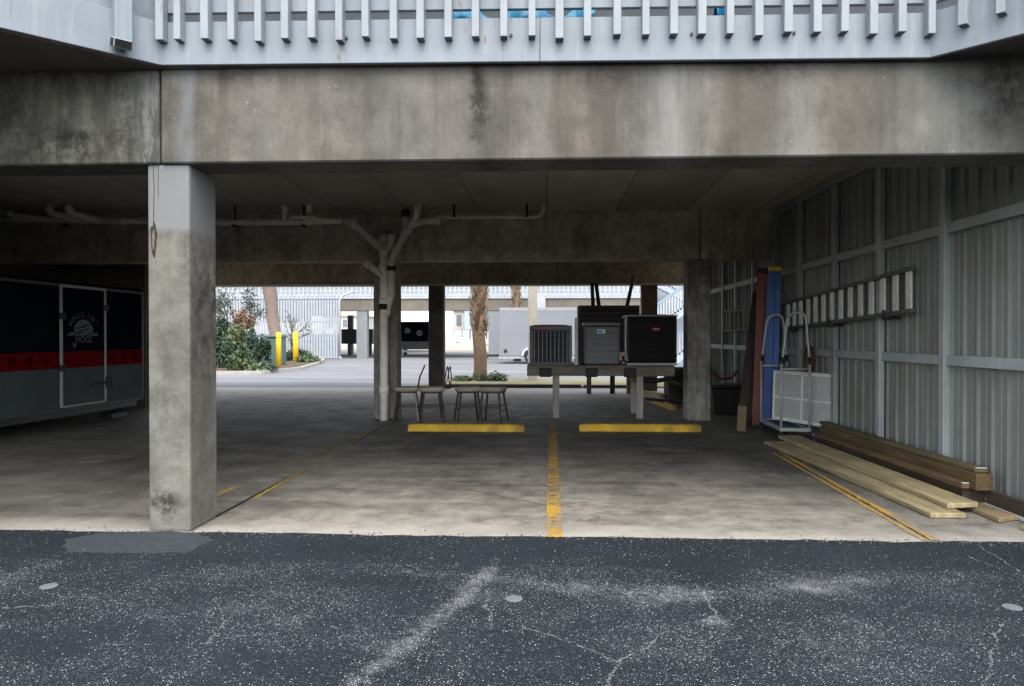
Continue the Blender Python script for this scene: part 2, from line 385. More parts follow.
def m_line(name, worn_lo, worn_hi, c=(.5, .29, .025)):
    n = N(name); p = n.pos()
    f = n.noise(p, 14, 6, .7); g = n.noise(p, 1.3, 3)
    cc = n.mix(n.ramp(n.noise(p, 3, 4), (.3, 0.), (.7, 1.)), c, tuple(q*.6 for q in c))
    w = n.ramp(n.ma('ADD', n.ma('MULTIPLY', f, .6), n.ma('MULTIPLY', g, .4)), (worn_lo, 0.), (worn_hi, 1.))
    cc = n.mix(w, cc, (.14, .13, .115))
    cc = n.mix(n.ramp(n.noise(n.map(p, (8, 2, 1)), 3, 5, .7), (.58, 0.), (.7, .6)), cc, (.05, .045, .03))
    return n.out(cc, .8, 0, .3)
M_line = m_line('worn_yellow_paint', .42, .6)
M_line_faded = m_line('faded_yellow_paint', .43, .58, (.38, .25, .03))
M_yellow = mat('yellow_enamel', (.58, .35, .018), .65, var=.25, scale=5, bump=.2, grime=.75)
M_bollard = mat('bollard_yellow', (.75, .5, .02), .45, var=.06, scale=2)
M_black = mat('black_rubber', (.012, .012, .013), .7)
M_blackmetal = mat('black_metal', (.012, .013, .015), .45, var=.2)
M_dark = mat('dark_gap', (.01, .009, .008), .95, var=.05)
M_pvc = mat('aged_pvc', (.84, .8, .71), .6, var=.12, scale=4, grime=.35)
M_pvc_in = mat('pvc_conduit', (.55, .55, .54), .5)
M_galv = mat('galvanised_steel', (.34, .375, .39), .5, .1, var=.12, scale=5, grime=.3)
M_alu = mat('ladder_aluminium', (.74, .75, .73), .5, .2, var=.12, scale=8, grime=.25)
M_alu_shaded = mat('ladder_rail_shaded', (.1, .1, .098), .5, .4, var=.15)  # aluminium rails coloured dark to hold the shade on their edges
M_tube = mat('painted_tube', (.4, .42, .43), .5, .2, var=.12, grime=.3)

def m_siding():
    n = N('metal_siding_inside'); p = n.pos()
    k = n.ramp(n.noise(n.map(p, (1, 1, .3)), 2.2, 5, .6), (.3, .72), (.7, 1.12))
    c = n.mix(1., (.25, .272, .258), k, 'MULTIPLY')
    c = n.mix(n.ramp(n.noise(n.map(p, (6, 6, .5)), 1.3, 6, .7), (.5, 0.), (.72, .35)), c, (.12, .115, .095))
    c = n.mix(n.ramp(n.noise(p, 1.1, 6, .7), (.55, 0.), (.7, .4)), c, (.2, .15, .09))
    n.bump(n.noise(p, 3, 3), .15, .01)
    return n.out(c, n.ramp(n.noise(p, 5, 4), (.3, .45), (.7, .65)), .0, .5)
M_siding = m_siding()

# ================================================================ SETTING
b = MB(); b.face([(-400, -400, -.04), (400, -400, -.04), (400, 900, -.04), (-400, 900, -.04)])
M_earth = mat('sandy_earth', (.34, .29, .22), .95, var=.25, scale=.3)
struct(b.build('ground', M_earth))
b = MB()     # lane: ragged near edge against the slab
xs = [-60+i*.12 for i in range(1001)]
top = [b.bm.verts.new((x, 5.515+random.gauss(0, .012)+.012*sin(x*2.1), .004)) for x in xs]
bot = [b.bm.verts.new((x, -60, .004)) for x in xs]
for i in range(1000): b.bm.faces.new((bot[i], bot[i+1], top[i+1], top[i]))
struct(b.build('asphalt_lane', M_asph))
n = N('weathered_road'); p = n.pos()
c = n.mix(n.ramp(n.noise(n.map(p, (.25, 1, 1)), .5, 6, .65), (.35, 0.), (.65, 1.)), (.14, .145, .157), (.21, .217, .23))
c = n.mix(n.ramp(n.noise(n.map(p, (.12, 1.2, 1)), 1.1, 5), (.55, 0.), (.7, .6)), c, (.24, .247, .26))
c = n.mix(1., c, n.ramp(n.noise(p, 25, 3, .7), (.3, .8), (.7, 1.15)), 'MULTIPLY')
M_road = n.out(c, .85, 0, .3)
b = MB(); b.bx(-60, 60, 20.9, 60, -.3, -.006); struct(b.build('road', M_road))
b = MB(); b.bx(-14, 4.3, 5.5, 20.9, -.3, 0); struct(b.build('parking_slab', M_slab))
b = MB(); b.bx(-14, 4.3, 20.905, 21.35, -.3, -.001); struct(b.build('concrete_gutter', mat('pale_gutter', (.4, .38, .34), .9, var=.12, scale=2)))
# sand and dune beyond the far building
M_sand = mat('dune_sand', (.34, .305, .255), .95, var=.12, scale=.6)
b = MB(); NX, NY = 80, 24; vv = []
for j in range(NY+1):
    for i in range(NX+1):
        x = -70+140*i/NX; y = 60+60*j/NY; t = min(1, max(0, (y-66)/26))
        z = -.02+(1.7*(3*t*t-2*t**3))*(.75+.25*sin(x*.22)+.12*sin(x*.9+y*.3))+(.1*sin(x*1.7)*sin(y*1.1) if t > 0 else 0)
        vv.append(b.bm.verts.new((x, y, z)))
for j in range(NY):
    for i in range(NX):
        k = j*(NX+1)+i; f = b.bm.faces.new((vv[k], vv[k+1], vv[k+NX+2], vv[k+NX+1])); f.smooth = True
struct(b.build('sand_dune', M_sand))

b = MB(); rg = random.Random(21)
for i in range(900):
    x = rg.uniform(-9, 5); y = 5.5+rg.gauss(0, .035) if i % 4 else rg.uniform(4.6, 5.7); s_ = rg.uniform(.003, .010)*(1.6 if i % 17 == 0 else 1)
    a0 = rg.uniform(0, 6); zb_ = .004
    v = [b.bm.verts.new((x+s_*cos(a0+k*2.094)*rg.uniform(.7, 1.3), y+s_*sin(a0+k*2.094)*rg.uniform(.7, 1.3), zb_)) for k in range(3)]+[b.bm.verts.new((x+rg.uniform(-.3, .3)*s_, y, zb_+s_*rg.uniform(.6, 1.2)))]
    for q in ((0, 1, 3), (1, 2, 3), (2, 0, 3)): b.bm.faces.new([v[k] for k in q])
struct(b.build('gravel', mat('loose_grit', (.1, .1, .1), .9, var=.8, scale=60)), 'stuff')
# painted lines
def strip(mb, a, bb, w, z=.004, n=60, jit=.004):
    a, bb = Vector((*a, 0)), Vector((*bb, 0)); d = (bb-a); r = Vector((d.y, -d.x, 0)).normalized()
    L = []; Rr = []
    for i in range(n+1):
        p = a+d*i/n
        L.append(mb.bm.verts.new((p-r*(w/2+random.gauss(0, jit)))+Vector((0, 0, z)))); Rr.append(mb.bm.verts.new((p+r*(w/2+random.gauss(0, jit)))+Vector((0, 0, z))))
    for i in range(n): mb.bm.faces.new((L[i], L[i+1], Rr[i+1], Rr[i]))
b = MB(); strip(b, gnd(554, 538.5), gnd(553, 425), .125); struct(b.build('parking_line', M_line))
b = MB(); strip(b, gnd(936, 541), gnd(779, 452), .058); strip(b, gnd(926, 541), gnd(772, 452), .05)
struct(b.build('parking_line', M_line))
b = MB(); strip(b, gnd(932, 541), gnd(776, 452), .02, .0025); struct(b.build('floor_groove', M_dark))
b = MB(); strip(b, gnd(252, 500), gnd(372, 431), .05); strip(b, gnd(213, 497), gnd(236, 487), .09); strip(b, gnd(285, 466), gnd(345, 436), .04)
struct(b.build('parking_line', M_line_faded))
b = MB(); strip(b, gnd(208, 521), gnd(384, 426), .035, .0025); struct(b.build('floor_groove', M_dark))
b = MB()      # worn stencil marks on the centre line
for py, w in ((470.5, .07), (475, .05), (479, .075), (483, .06), (487, .075), (491, .05), (496, .04), (504.5, .06), (518, .035), (522, .03)):
    x, y = gnd(552.5, py); b.box((x+random.uniform(-.008, .008), y, .0065), (w, .022+random.uniform(0, .02), .001), (0, 0, random.uniform(-.4, .4)))
struct(b.build('stencil_marking', mat('worn_stencil', (.09, .075, .03), .9, var=.5, scale=40)))
# asphalt repair patch at the column foot
b = MB(); P = gpts((68, 540), (100, 533.5), (150, 532.8), (196, 534), (214, 541), (190, 553), (120, 553.5), (66, 553))
Q = []
for (xa, ya), (xb, yb) in zip(P, P[1:]+P[:1]):
    for k in range(8): Q.append((xa+(xb-xa)*k/8+random.gauss(0, .012), ya+(yb-ya)*k/8+random.gauss(0, .012)))
b.prism(Q, lambda u, v, a: (u, v, a), .0, .008)
struct(b.build('asphalt_patch', mat('new_asphalt', (.02, .0275, .035), .8, var=.3, scale=18, bump=.4)))

# ================================================================ ELEVATED BUILDING
bld = thing('elevated_building', 'concrete elevated building with white deck railing over open parking bays', 'building', (0, 5.5, 0))
CZ = 3.72
Xj = ax(160.5, 5.5)
MB().bx(-14, Xj-.008, 5.5, 5.9, 2.81, CZ).build('beam', M_beam_mould, bld, .012, 'front concrete beam left of the joint, streaked with black mould')
MB().bx(Xj+.008, 7, 5.5, 5.9, 2.81, CZ).build('beam', M_beam, bld, .012, 'long front concrete beam with dark vertical drip stain')
MB().bx(Xj-.012, Xj+.012, 5.53, 5.88, 2.83, CZ-.02).build('joint_filler', M_dark, bld)
xl, xr = ax(148, 5.53), ax(190, 5.53)
cx0 = (xl+xr)/2
colm = MB().bx(xl, xr, 5.53, 5.99, 0, 2.81).build('column', M_conc_col, bld, .022, 'front concrete column with a lighter repaired top and rusty spall', seg=2)
# rust spall with exposed bar
zs = az(240, 5.53, 153); xs_ = ax(154.5, 5.53)
b = MB(); rr = random.Random(3)
ring = [(xs_+(.022+rr.uniform(-.006, .006))*cos(a)*(1+.3*sin(3*a)), zs+.13*sin(a)*(1+.12*cos(5*a))) for a in [i*2*pi/18 for i in range(18)]]
b.prism(ring, lambda u, v, a: (u, a, v), 5.527, 5.524)
b.build('rust_spall', mat('rust_stain', (.035, .022, .014), .95, var=.5, scale=30), colm)
b = MB(); b.prism([(xs_+(u-xs_)*.45-.001, zs+(v-zs)*.6) for u, v in ring], lambda u, v, a: (u, a, v), 5.525, 5.5215)
b.build('exposed_aggregate', mat('pale_spall', (.12, .1, .08), .9, var=.3, scale=40), colm)
b = MB(); b.tube([(xs_-.002, 5.527, zs+.12), (xs_+.004, 5.526, zs+.4), (xs_-.004, 5.527, 2.8)], .0016, 5); b.tube([(xs_+.035, 5.527, 2.55), (xs_+.036, 5.527, 2.8)], .0012, 5)
b.build('crack', M_dark, colm)
# right front column (behind the frame edge), rear columns
MB().bx(4.12, 4.46, 5.53, 5.93, 0, 2.81).build('column', M_conc_col, bld, .02)
MB().bx(-8.9, -8.55, 5.53, 5.93, 0, 2.81).build('column', M_conc_col, bld, .02)
YR = 13.2
x0, x1 = ax(373.5, YR), ax(397, YR)
MB().bx(x0, x1, YR, YR+.4, 0, 2.85).build('column', M_conc_in2, bld, .015, 'concrete column behind the white drain stack')
MB().bx(ax(687.5, YR), ax(711, YR), YR, YR+.42, 0, 2.85).build('column', M_conc_in2, bld, .015, 'dark stained concrete column beside the condenser stand')
XJ2 = ax(700, YR)
MB().bx(-14, XJ2-.008, YR, YR+.4, 2.85, CZ).build('beam', M_conc_in, bld, .01, 'inner concrete beam with drain pipes along it')
MB().bx(XJ2+.008, 4.0, YR-.03, YR+.4, 2.85, CZ).build('beam', M_conc_in, bld, .01)
YB = 20.3
zb = az(283.5, YB)
MB().bx(-14, 4.3, YB, YB+.4, zb, CZ).build('beam', concrete('rear_beam_concrete', (.3, .255, .2), (.19, .16, .125), .5), bld, .01, 'dark rear concrete beam')
MB().bx(-14, 4.3, YB-.02, YB+.46, zb-.045, zb-.002).build('lit_edge_strip', mat('lit_edge_tone', (.34, .31, .26), .7), bld)  # pale strip painted in as the sunlit lower edge of the rear beam
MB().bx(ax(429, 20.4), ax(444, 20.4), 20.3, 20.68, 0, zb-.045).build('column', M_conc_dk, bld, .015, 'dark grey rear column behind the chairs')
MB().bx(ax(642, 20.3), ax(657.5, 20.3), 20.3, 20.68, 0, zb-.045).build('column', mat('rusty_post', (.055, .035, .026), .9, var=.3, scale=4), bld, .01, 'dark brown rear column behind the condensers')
MB().bx(-14, 7, 5.905, 20.8, CZ, CZ+.2).build('ceiling', M_ceil, bld)
# deck above with flared corners

XL, XR = at(160, 65, 5.42)[0], at(931, 57.5, 5.42)[0]
FL = 1.95
ZL_, ZR_ = at(160, 65, 5.42)[1], at(931, 57.5, 5.42)[1]
def FZ(x): t = min(1, max(0, (x-XL)/(XR-XL))); return ZL_+(ZR_-ZL_)*t
FZ0 = (ZL_+ZR_)/2; FH = 43.5*5.42/740; FZ1 = FZ0+FH
plan = [(-14, 5.42-FL), (XL-FL, 5.42-FL), (XL, 5.42), (XR, 5.42), (XR+FL, 5.42-FL), (14, 5.42-FL)]
b = MB(); b.prism([(x, y+.06) for x, y in plan]+[(14, 9), (-14, 9)], lambda u, v, a: (u, v, a), FZ0+.03, FZ0+.03+.12) if False else None
# soffit planks under the flares
b = MB(); b.prism([(x, y+.045) for x, y in plan]+[(14, 5.498), (-14, 5.498)], lambda u, v, a: (u, v, a), min(ZL_, ZR_)+.035, min(ZL_, ZR_)+.11)
b.build('soffit', mat('dark_soffit_board', (.1, .083, .068), .9, var=.3, scale=3, stretch=(1, .2, 1)), bld)
b = MB(); b.bx(-14, 14, 5.92, 13, CZ+.203, CZ+.26); b.build('deck_floor', mat('deck_board', (.2, .19, .18), .9), bld)
def along(i, t, off=0.):             # point on a deck side, off = outwards
    a, bb = Vector(plan[i]), Vector(plan[i+1]); d = bb-a; L = d.length; d /= L
    return a+d*t+Vector((d.y, -d.x))*off, d, L
fas = MB(); rl = MB()
for i in range(5):
    a, d, L = along(i, 0); e = a+d*L
    if i == 2:
        cuts = [0, L*.505, L]        # board joint
    else: cuts = [0, L]
    for c0, c1 in zip(cuts, cuts[1:]):
        p, q = a+d*(c0+.0015), a+d*(c1-.0015)
        fas.beam((p.x, p.y+.02, FZ(p.x)+FH/2), (q.x, q.y+.02, FZ(q.x)+FH/2), .04, FH)
fas.build('deck_fascia', M_white, bld, .004, 'white painted fascia board of the deck above')
zr0, zr1 = FH+9*5.42/740, FH+24*5.42/740
rail = None
b = MB()
for i in (2, 3):
    a, d, L = along(i, 0); e = a+d*L
    for z0, z1 in ((zr0, zr1), (zr1+.75, zr1+.84)):
        b.beam((a.x, a.y+.02, FZ(a.x)+(z0+z1)/2), (e.x, e.y+.02, FZ(e.x)+(z0+z1)/2), .04, z1-z0)
rail = b.build('deck_railing', M_white, bld, .003, 'white wooden baluster railing hung over the fascia')
pxs = [162, 180, 206.5, 233, 260, 286.5, 313, 340.5, 366, 394, 421, 449, 476, 504, 532, 559.5, 587, 617, 645, 673, 701, 729, 757, 787, 815, 843, 871, 900, 929]
zbal_ = 21.5*5.4/740
def baluster(x, y, d, j):
    b = MB(); r = random.Random(j)
    w = .054+r.uniform(-.004, .006); dz = r.uniform(-.02, .008)
    zt = FZ(x)+zr1+.84; zbal = FZ(x)+zbal_
    ang = math.atan2(d.y, d.x)
    b.box((x, y, (zbal+dz+zt)/2), (w, .075, zt-zbal-dz), (0, r.uniform(-.006, .006), ang+r.uniform(-.03, .03)), 0)
    for f in b.bm.faces:
        if f.calc_center_median().z < zbal+dz+.005: f.material_index = 1
    return b.build('baluster', [M_bal, M_balend], rail, .003)
for j, px in enumerate(pxs): baluster(ax(px, 5.37), 5.38, Vector((1, 0)), j)
for j, t in enumerate([.22, .44, .66, .88, 1.1, 1.32, 1.54, 1.76, 1.98, 2.2, 2.42, 2.64]):
    p, d, L = along(3, t, .04); baluster(p.x, p.y, d, 50+j)
# bolts in the fascia
b = MB()
for px, py in ((511, 34.5), (692 , 33), (795, 32), (346, 37), (150, 57), (93, 17.5)):
    if px < 160: continue
    x, z = at(px, py, 5.4); b = MB(); b.tube([(x, 5.416, z), (x, 5.402, z)], .011, 10); b.tube([(x, 5.402, z), (x, 5.398, z)], .005, 8); b.build('bolt', mat('bolt_steel', (.08, .08, .085), .5, .5), bld)
# solid blue-grey screen over the left flare and downspout
a, d, L = along(1, 0); e = a+d*L
MB().beam((a.x, a.y+.12, FZ1+.5), (e.x+.02, e.y+.12, FZ1+.5), .03, 1.1).build('screen_panel', mat('blue_grey_panel', (.2, .23, .27), .7), bld)
b = MB(); px, py, = 122, 47
# downspout position on the flare face
best = min((abs((ray(122, 45).x/ray(122, 45).y)*(along(1, t, .05)[0].y)-along(1, t, .05)[0].x), t) for t in [i*.01 for i in range(270)])
p, d, L = along(1, best[1], .05); dz = az(46, p.y, 122)
ang = math.atan2(d.y, d.x)
b.box((p.x, p.y, dz+1.03), (.12, .085, 2.0), (0, 0, ang))
b.box((p.x+.012*d.y, p.y-.03, dz+.005), (.125, .1, .07), (.35, 0, ang), 1)
b.build('downspout', [M_white, mat('dark_outlet', (.006, .006, .006), .9)], bld, .008)
# upper storey set back, behind the deck
MB().bx(-14, 14, 8.0, 8.15, CZ+.265, 5.6).build('upper_wall', mat('upper_siding', (.09, .1, .115), .7), bld)
MB().bx(-14, 14, 7.2, 9.6, 5.605, 5.75).build('roof', mat('roofing', (.12, .12, .12), .9), bld)
# blue things lying on the deck floor
def crumple(name, x0, x1, z0, z1, mt, label, cat):
    b = MB(); NXX = 16
    rows = []
    for j in range(7):
        r = []
        for i in range(NXX+1):
            x = x0+(x1-x0)*i/NXX; a = pi*j/6
            r.append(b.bm.verts.new((x, 5.62-.09*cos(a)+random.uniform(-.015, .015), z0+(z1-z0)*sin(a)*(.75+.25*sin(i*.9))+random.uniform(-.008, .008))))
        rows.append(r)
    for a, c in zip(rows, rows[1:]):
        for i in range(NXX): b.bm.faces.new((a[i], a[i+1], c[i+1], c[i]))
    tag(b.build(name, mt, None, base=((x0+x1)/2, 5.62, z0)), label, cat)
MB().bx(XL-.3, XR+.3, 5.48, 5.499, FZ1-.12, FZ1-.005).build('rim_board', M_white_clean, bld) if False else None
M_tarp = mat('blue_tarp', (.01, .3, .55), .4, var=.3, scale=12)
crumple('blue_tarp', ax(446, 5.62), ax(594, 5.62), CZ+.01, CZ+.34, M_tarp, 'long bright blue tarp glimpsed through the gap above the white fascia', 'tarp')
crumple('blue_tarp', ax(714, 5.62), ax(729, 5.62), CZ+.01, CZ+.34, M_tarp, 'small blue tarp bundle glimpsed right of the long one above the fascia', 'tarp')

# ================================================================ RIGHT METAL WALL
WX = 4.02
wall = thing('metal_wall', 'ribbed grey metal siding wall with light studs along the right of the bays', 'wall', (WX, 6, 0))
b = MB(); prof = []; y = 5.72; pitch = .2286
while y < 19.2:
    for dy, dx in ((0, 0), (.1, 0), (.106, -.005), (.112, -.005), (.118, 0), (.2, 0), (.204, -.03), (.222, -.03)):
        prof.append((y+dy, dx))
    y += pitch
lo = [b.bm.verts.new((WX+dx, yy, .02)) for yy, dx in prof]; hi = [b.bm.verts.new((WX+dx, yy, CZ-.003)) for yy, dx in prof]
for i in range(len(prof)-1): b.bm.faces.new((lo[i], lo[i+1], hi[i+1], hi[i]))
b.build('siding', M_siding, wall)
MB().bx(WX+.01, WX+.04, 5.7, 19.2, .02, CZ-.004).build('outer_sheet', M_siding, wall)
MB().bx(WX+.06, 9, 5.95, 5.98, .02, 2.81).build('end_panel', M_siding, wall)
for px in (1034, 942, 878, 833, 798.5, 773, 752, 735, 722):
    d = ray(px, 336); t = (WX-.09)/d.x; yy = d.y*t
    MB().bx(WX-.1, WX-.032, yy-.05, yy+.05, 0, CZ-.005).build('post', M_galv, wall, .006)
for z, w in ((az(247, 8.9, 547), .1), (1.26, .1), (CZ-.07, .12)):
    MB().bx(WX-.075, WX-.03, 5.75, 19, z-w/2, z+w/2).build('rail', M_galv, wall, .004)

# closing wall behind the left trailer
M_block = concrete('block_wall', (.12, .11, .1), (.07, .064, .058), .4)
b = MB(); b.bx(-10.2, ax(150, 15.2), 15.0, 15.2, 0, CZ-.002)
tag(b.build('block_wall', M_block, None, base=(-8, 15.1, 0)), 'dark concrete block wall behind the black and red trailer', 'wall')
b = MB(); b.bx(-10.4, -10.22, 5.95, 15.2, 0, CZ-.002)  # side wall out of view, added to keep the left bay dark
tag(b.build('block_wall', M_block, None, base=(-10.3, 10, 0)), 'unseen side wall added to darken the bay left of the black and red trailer', 'wall')

# ================================================================ DRAIN PIPES
YP = 13.02
pw = thing('drain_pipework', 'white drain stack and branches running under the ceiling beside the rear column', 'pipes', (ax(384, YP), YP, 0))
def W(px, py, Y=YP): x, z = at(px, py, Y); return (x, Y, z)
def pipe(pts, r=.055, couplers=()):
    b = MB(); b.tube(pts, r, 14)
    for i in couplers:
        p = Vector(pts[i]); q = Vector(pts[i+1] if i+1 < len(pts) else pts[i-1]); dd = (q-p).normalized()
        b.tube([p-dd*.06, p+dd*.06], r*1.22, 14)
    return b
x, y = ax(384, YP), YP
b = pipe([(x, y, 0), (x, y, .9), W(384, 300), W(384, 252), W(383, 236)], .072)
for py in (390, 302, 268, 250, 237): z = az(py, YP); b.tube([(x, y, z-.07), (x, y, z+.07)], .088, 14)
b.build('stack', M_pvc, pw)
b = MB(); z = az(306.5, YP); b.tube([(x, y, z-.05), (x, y, z+.05)], .092, 14); b.build('strap', M_black, pw)
YU = 12.42
U = lambda px, py, Y=YU: W(px, py, Y)
def bpipe(name, pts, r, collars=(), parent=None, n=14):
    b = MB(); b.tube(pts, r, n)
    for k, f in collars:
        p_, q_ = Vector(pts[k]), Vector(pts[k+1]); c_ = p_.lerp(q_, f); d_ = (q_-p_).normalized(); b.tube([c_-d_*.055, c_+d_*.055], r*1.24, n)
    return b.build(name, M_pvc, parent or pw)
bpipe('branch', [W(383.5, 250), W(372, 240, 12.8), W(362, 231, 12.6), U(352, 222.5), U(344, 221)], .065, ((0, .6), (2, .9)))
bpipe('branch', [W(384, 252), W(391.5, 244, 12.85), W(392, 234, 12.8)], .058, ((1, .7),))
bpipe('main_run', [U(344, 221), U(300, 222), U(230, 222.5), U(150, 221.5), U(95, 220.5), U(40, 220), U(-40, 219)], .05, ((0, .9), (1, .6), (3, .5), (3, .95)))
for px in (235, 304, 66): z = U(px, 226); b = MB(); b.tube([(z[0], YU, z[2]), (z[0], YU, CZ-.003)], .018, 8); b.box((z[0], YU, z[2]), (.05, .12, .03)); b.build('hanger', M_black, pw)
for p0, p1 in (((285, 221), (285, 207)), ((309, 220), (309, 205))):
    q = U(*p0); bpipe('riser', [q, (q[0], YU, CZ-.004)], .045, ((0, .85),))
bpipe('branch', [U(291, 221, 12.3), U(291, 217, 12.3), U(312, 217.5, 12.3), U(322, 220, 12.36), U(340, 221)], .036, ((2, .2),))
for px in (50, 70):
    q = U(px, 208, 12.2); bpipe('branch', [(q[0]-.02, 12.2, CZ-.004), (q[0], 12.2, CZ-.12), U(px+7, 215, 12.25), U(px+27, 220)], .06, ((0, .5),))
bpipe('branch', [U(0, 211, 12.35), U(20, 216, 12.4), U(48, 219.5)], .045, ((0, .5),))
bpipe('stub', [W(384, 276), W(378, 272, 12.95), W(366, 262.5, 12.9)], .06, ((1, .85),))
bpipe('stack', [W(385, 318), W(388.5, 305), W(391, 296), W(391.5, 262, 12.9), W(394, 254, 12.85), W(403, 238, 12.65), W(405.5, 232, 12.6), W(405.5, 216, 12.55)], .06, ((0, .4), (2, .1), (2, .9), (4, .3), (5, .8)))
b = MB(); p_ = Vector(W(391.5, 268, 12.92)); b.tube([p_+Vector((0, 0, -.05)), p_+Vector((0, 0, .05))], .08, 14); b.build('strap', M_black, pw)
b = MB(); p_ = Vector(W(405.5, 213, 12.55)); b.tube([p_+Vector((0, 0, -.07)), p_+Vector((0, 0, .05))], .068, 14); b.build('strap', M_black, pw)
bpipe('branch', [W(405.5, 233, 12.6), W(411, 226, 12.5), U(420, 222), U(440, 220)], .058, ((0, .4), (2, .85)))
q = U(417.5, 210, 12.4); bpipe('branch', [W(410, 227, 12.5), W(416, 218, 12.42), (q[0], 12.4, CZ-.1), (q[0], 12.4, CZ-.004)], .058, ((2, .5),))
tp = thing('thin_pipe', 'thin white pipe along the beam ending in an upturned elbow', 'pipe', U(490, 216))
q = U(543.5, 210)
b = MB(); b.tube([U(434, 217), U(480, 217), U(536, 217), U(541, 215), (q[0], YU, CZ-.11), (q[0], YU, CZ-.004)], .036, 12); b.tube([(q[0], YU, CZ-.1), (q[0], YU, CZ-.01)], .05, 12); b.build('run', M_pvc, tp)
for px in (454, 527): q = U(px, 217); b = MB(); b.tube([(q[0], YU, q[2]), (q[0], YU, CZ-.004)], .018, 8); b.box((q[0], YU, q[2]+.01), (.06, .1, .03)); b.build('hanger', M_black, tp)

# ================================================================ LEFT TRAILER
T0 = Vector((*gnd(143.5, 398, .35), 0)); T1 = Vector((*gnd(0, 419, .35), 0))
dt = (T0-T1).normalized(); TL = (T0-T1).length
tr = thing('enclosed_trailer', 'black enclosed trailer with red stripe and grey lower panel parked inside', 'trailer', (0, 0, 0))
def on_side(px):
    d = ray(px, 336); d2 = Vector((d.x, d.y)); P = Vector((T1.x, T1.y)); u = Vector((dt.x, dt.y))
    den = d2.x*(-u.y)+d2.y*u.x
    s = (d2.x*(P.y)-d2.y*(P.x))/den*1.0
    # P + u*s is parallel to d2
    s = (d2.y*P.x-d2.x*P.y)/(d2.x*u.y-d2.y*u.x)
    return s-TL                     # local y, 0 at the far corner
zt = 1.5+(336-289)*(T0.y*1.0)/740*1.03
def zside(px, py):
    s = on_side(px)+TL; q = T1+dt*s; return az(py, q.y, px) if False else at(px, py, q.y)[1]
zt = zside(143, 289.5); zs0 = zside(100, 370); zred0 = zside(100, 366); zred1 = zside(100, 350.5)
M_navy = mat('black_navy_skin', (.006, .008, .014), .5, var=.15, scale=2, spec=0.)
M_red = mat('red_band', (.13, .006, .008), .7, var=.1, spec=0.)
M_tgrey = mat('grey_skin', (.07, .085, .086), .7, var=.15, scale=2, grime=.3, spec=.05)
M_trim = mat('aluminium_trim', (.045, .045, .045), .6, .0, var=.1, grime=.3)
LEN = 7.2; WID = 2.1; zb0 = .35
b = MB(); b.bx(-WID, 0, -LEN, 0, zred1, zt); b.build('body', M_navy, tr, .03)
MB().bx(-WID+.002, .004, -LEN+.01, -.01, zred0, zred1).build('stripe', M_red, tr)
stripe_ = [o for o in tr.children if o.name.startswith('stripe')][0]
for i in range(13):
    yy = -.28-.33*i; b = MB(); zc_e = (zred0+zred1)/2
    b.prism([(yy+.085*(1+.18*cos(5*a))*cos(a), zc_e+.085*(1+.18*cos(5*a))*sin(a)) for a in [k*2*pi/30 for k in range(30)]], lambda u, v, a: (a, u, v), .0042, .006)
    b.build('emblem', mat('dark_red_mark', (.07, .003, .005), .9, spec=0.), stripe_)
MB().bx(-WID+.004, .002, -LEN+.012, -.012, zb0, zred0).build('lower_panel', M_tgrey, tr)
b = MB(); b.bx(-.01, .012, -LEN, 0, zt-.09, zt-.05); b.bx(-.04, .01, -.05, .012, zb0, zt-.05); b.bx(-.02, .012, -LEN, 0, zb0-.02, zb0+.03)
b.build('corner_trim', M_trim, tr, .003)
# side door
y0, y1 = on_side(61), on_side(103); dz1 = zside(82, 288.5)-.02
dz1 = zside(82, 289)
door = MB(); 
door.bx(.003, .02, y0, y1, zred1, dz1, 0); door.bx(.003, .02, y0, y1, zred0, zred1, 1); door.bx(.003, .02, y0, y1, zb0+.06, zred0, 2)
door = door.build('door', [M_navy, M_red, M_tgrey], tr)
b = MB(); fw = .045
b.bx(.004, .034, y0-fw, y0, zb0+.04, dz1+fw); b.bx(.004, .034, y1, y1+fw, zb0+.04, dz1+fw); b.bx(.004, .034, y0, y1, dz1, dz1+fw); b.bx(.004, .03, y0, y1, zb0+.03, zb0+.06)
b.build('frame', mat('door_frame_trim', (.26, .26, .26), .5, var=.1), door, .004)
b = MB(); yk = on_side(104); zk = zside(103, 382)
b.bx(.034, .06, yk-.42, yk+.08, zk-.025, zk+.025); b.bx(.034, .075, yk-.02, yk+.12, zk-.09, zk+.09)
b.build('bar_latch', M_black, door, .006)
b = MB()
for z in (zside(104, 308), zside(61, 316), zside(61, 368)):
    yy = y1+.02 if z == zside(104, 308) else y0-.02
    MB().bx(.03, .055, yy-.07, yy+.07, z-.05, z+.05).build('hinge', M_black, door, .006)
b = MB(); z = zside(72, 345); yy = on_side(72); b.tube([(.02, yy, z), (.05, yy, z)], .035, 12); b.build('lock', M_trim, door)
# emblem: arched lettering, humped hog-like mound, lower word
M_let = mat('pale_lettering', (.1, .12, .125), .8, var=.2, scale=20)
yc = on_side(82.5); zc = zside(82.5, 330)
emb = MB(); word = "HAULIN'"; Ra = .34
for i, ch in enumerate(word):
    a = radians(62-124*i/(len(word)-1)); 
    def pl(co, a=a): 
        u, v = co.x, co.y+Ra
        return (.022+co.z, yc+u*cos(a)-v*sin(a)*1.0, zc-.02+(u*sin(a)+v*cos(a))*.78)
    text_into(emb, ch, .15, pl)
text_into(emb, "HOGS", .15, lambda co: (.022+co.z, yc+co.x, zc-.16+co.y))
hump = [(yc+.24*cos(a), zc-.03+.2*sin(a)) for a in [i*pi/14 for i in range(15)]]
emb.prism(hump, lambda u, v, a: (a, u, v), .021, .023)
emb.prism([(yc-.4, zc-.09), (yc+.38, zc-.09), (yc+.33, zc-.04), (yc-.32, zc-.04)], lambda u, v, a: (a, u, v), .021, .023)
emb.build('lettering', M_let, door)
b = MB()
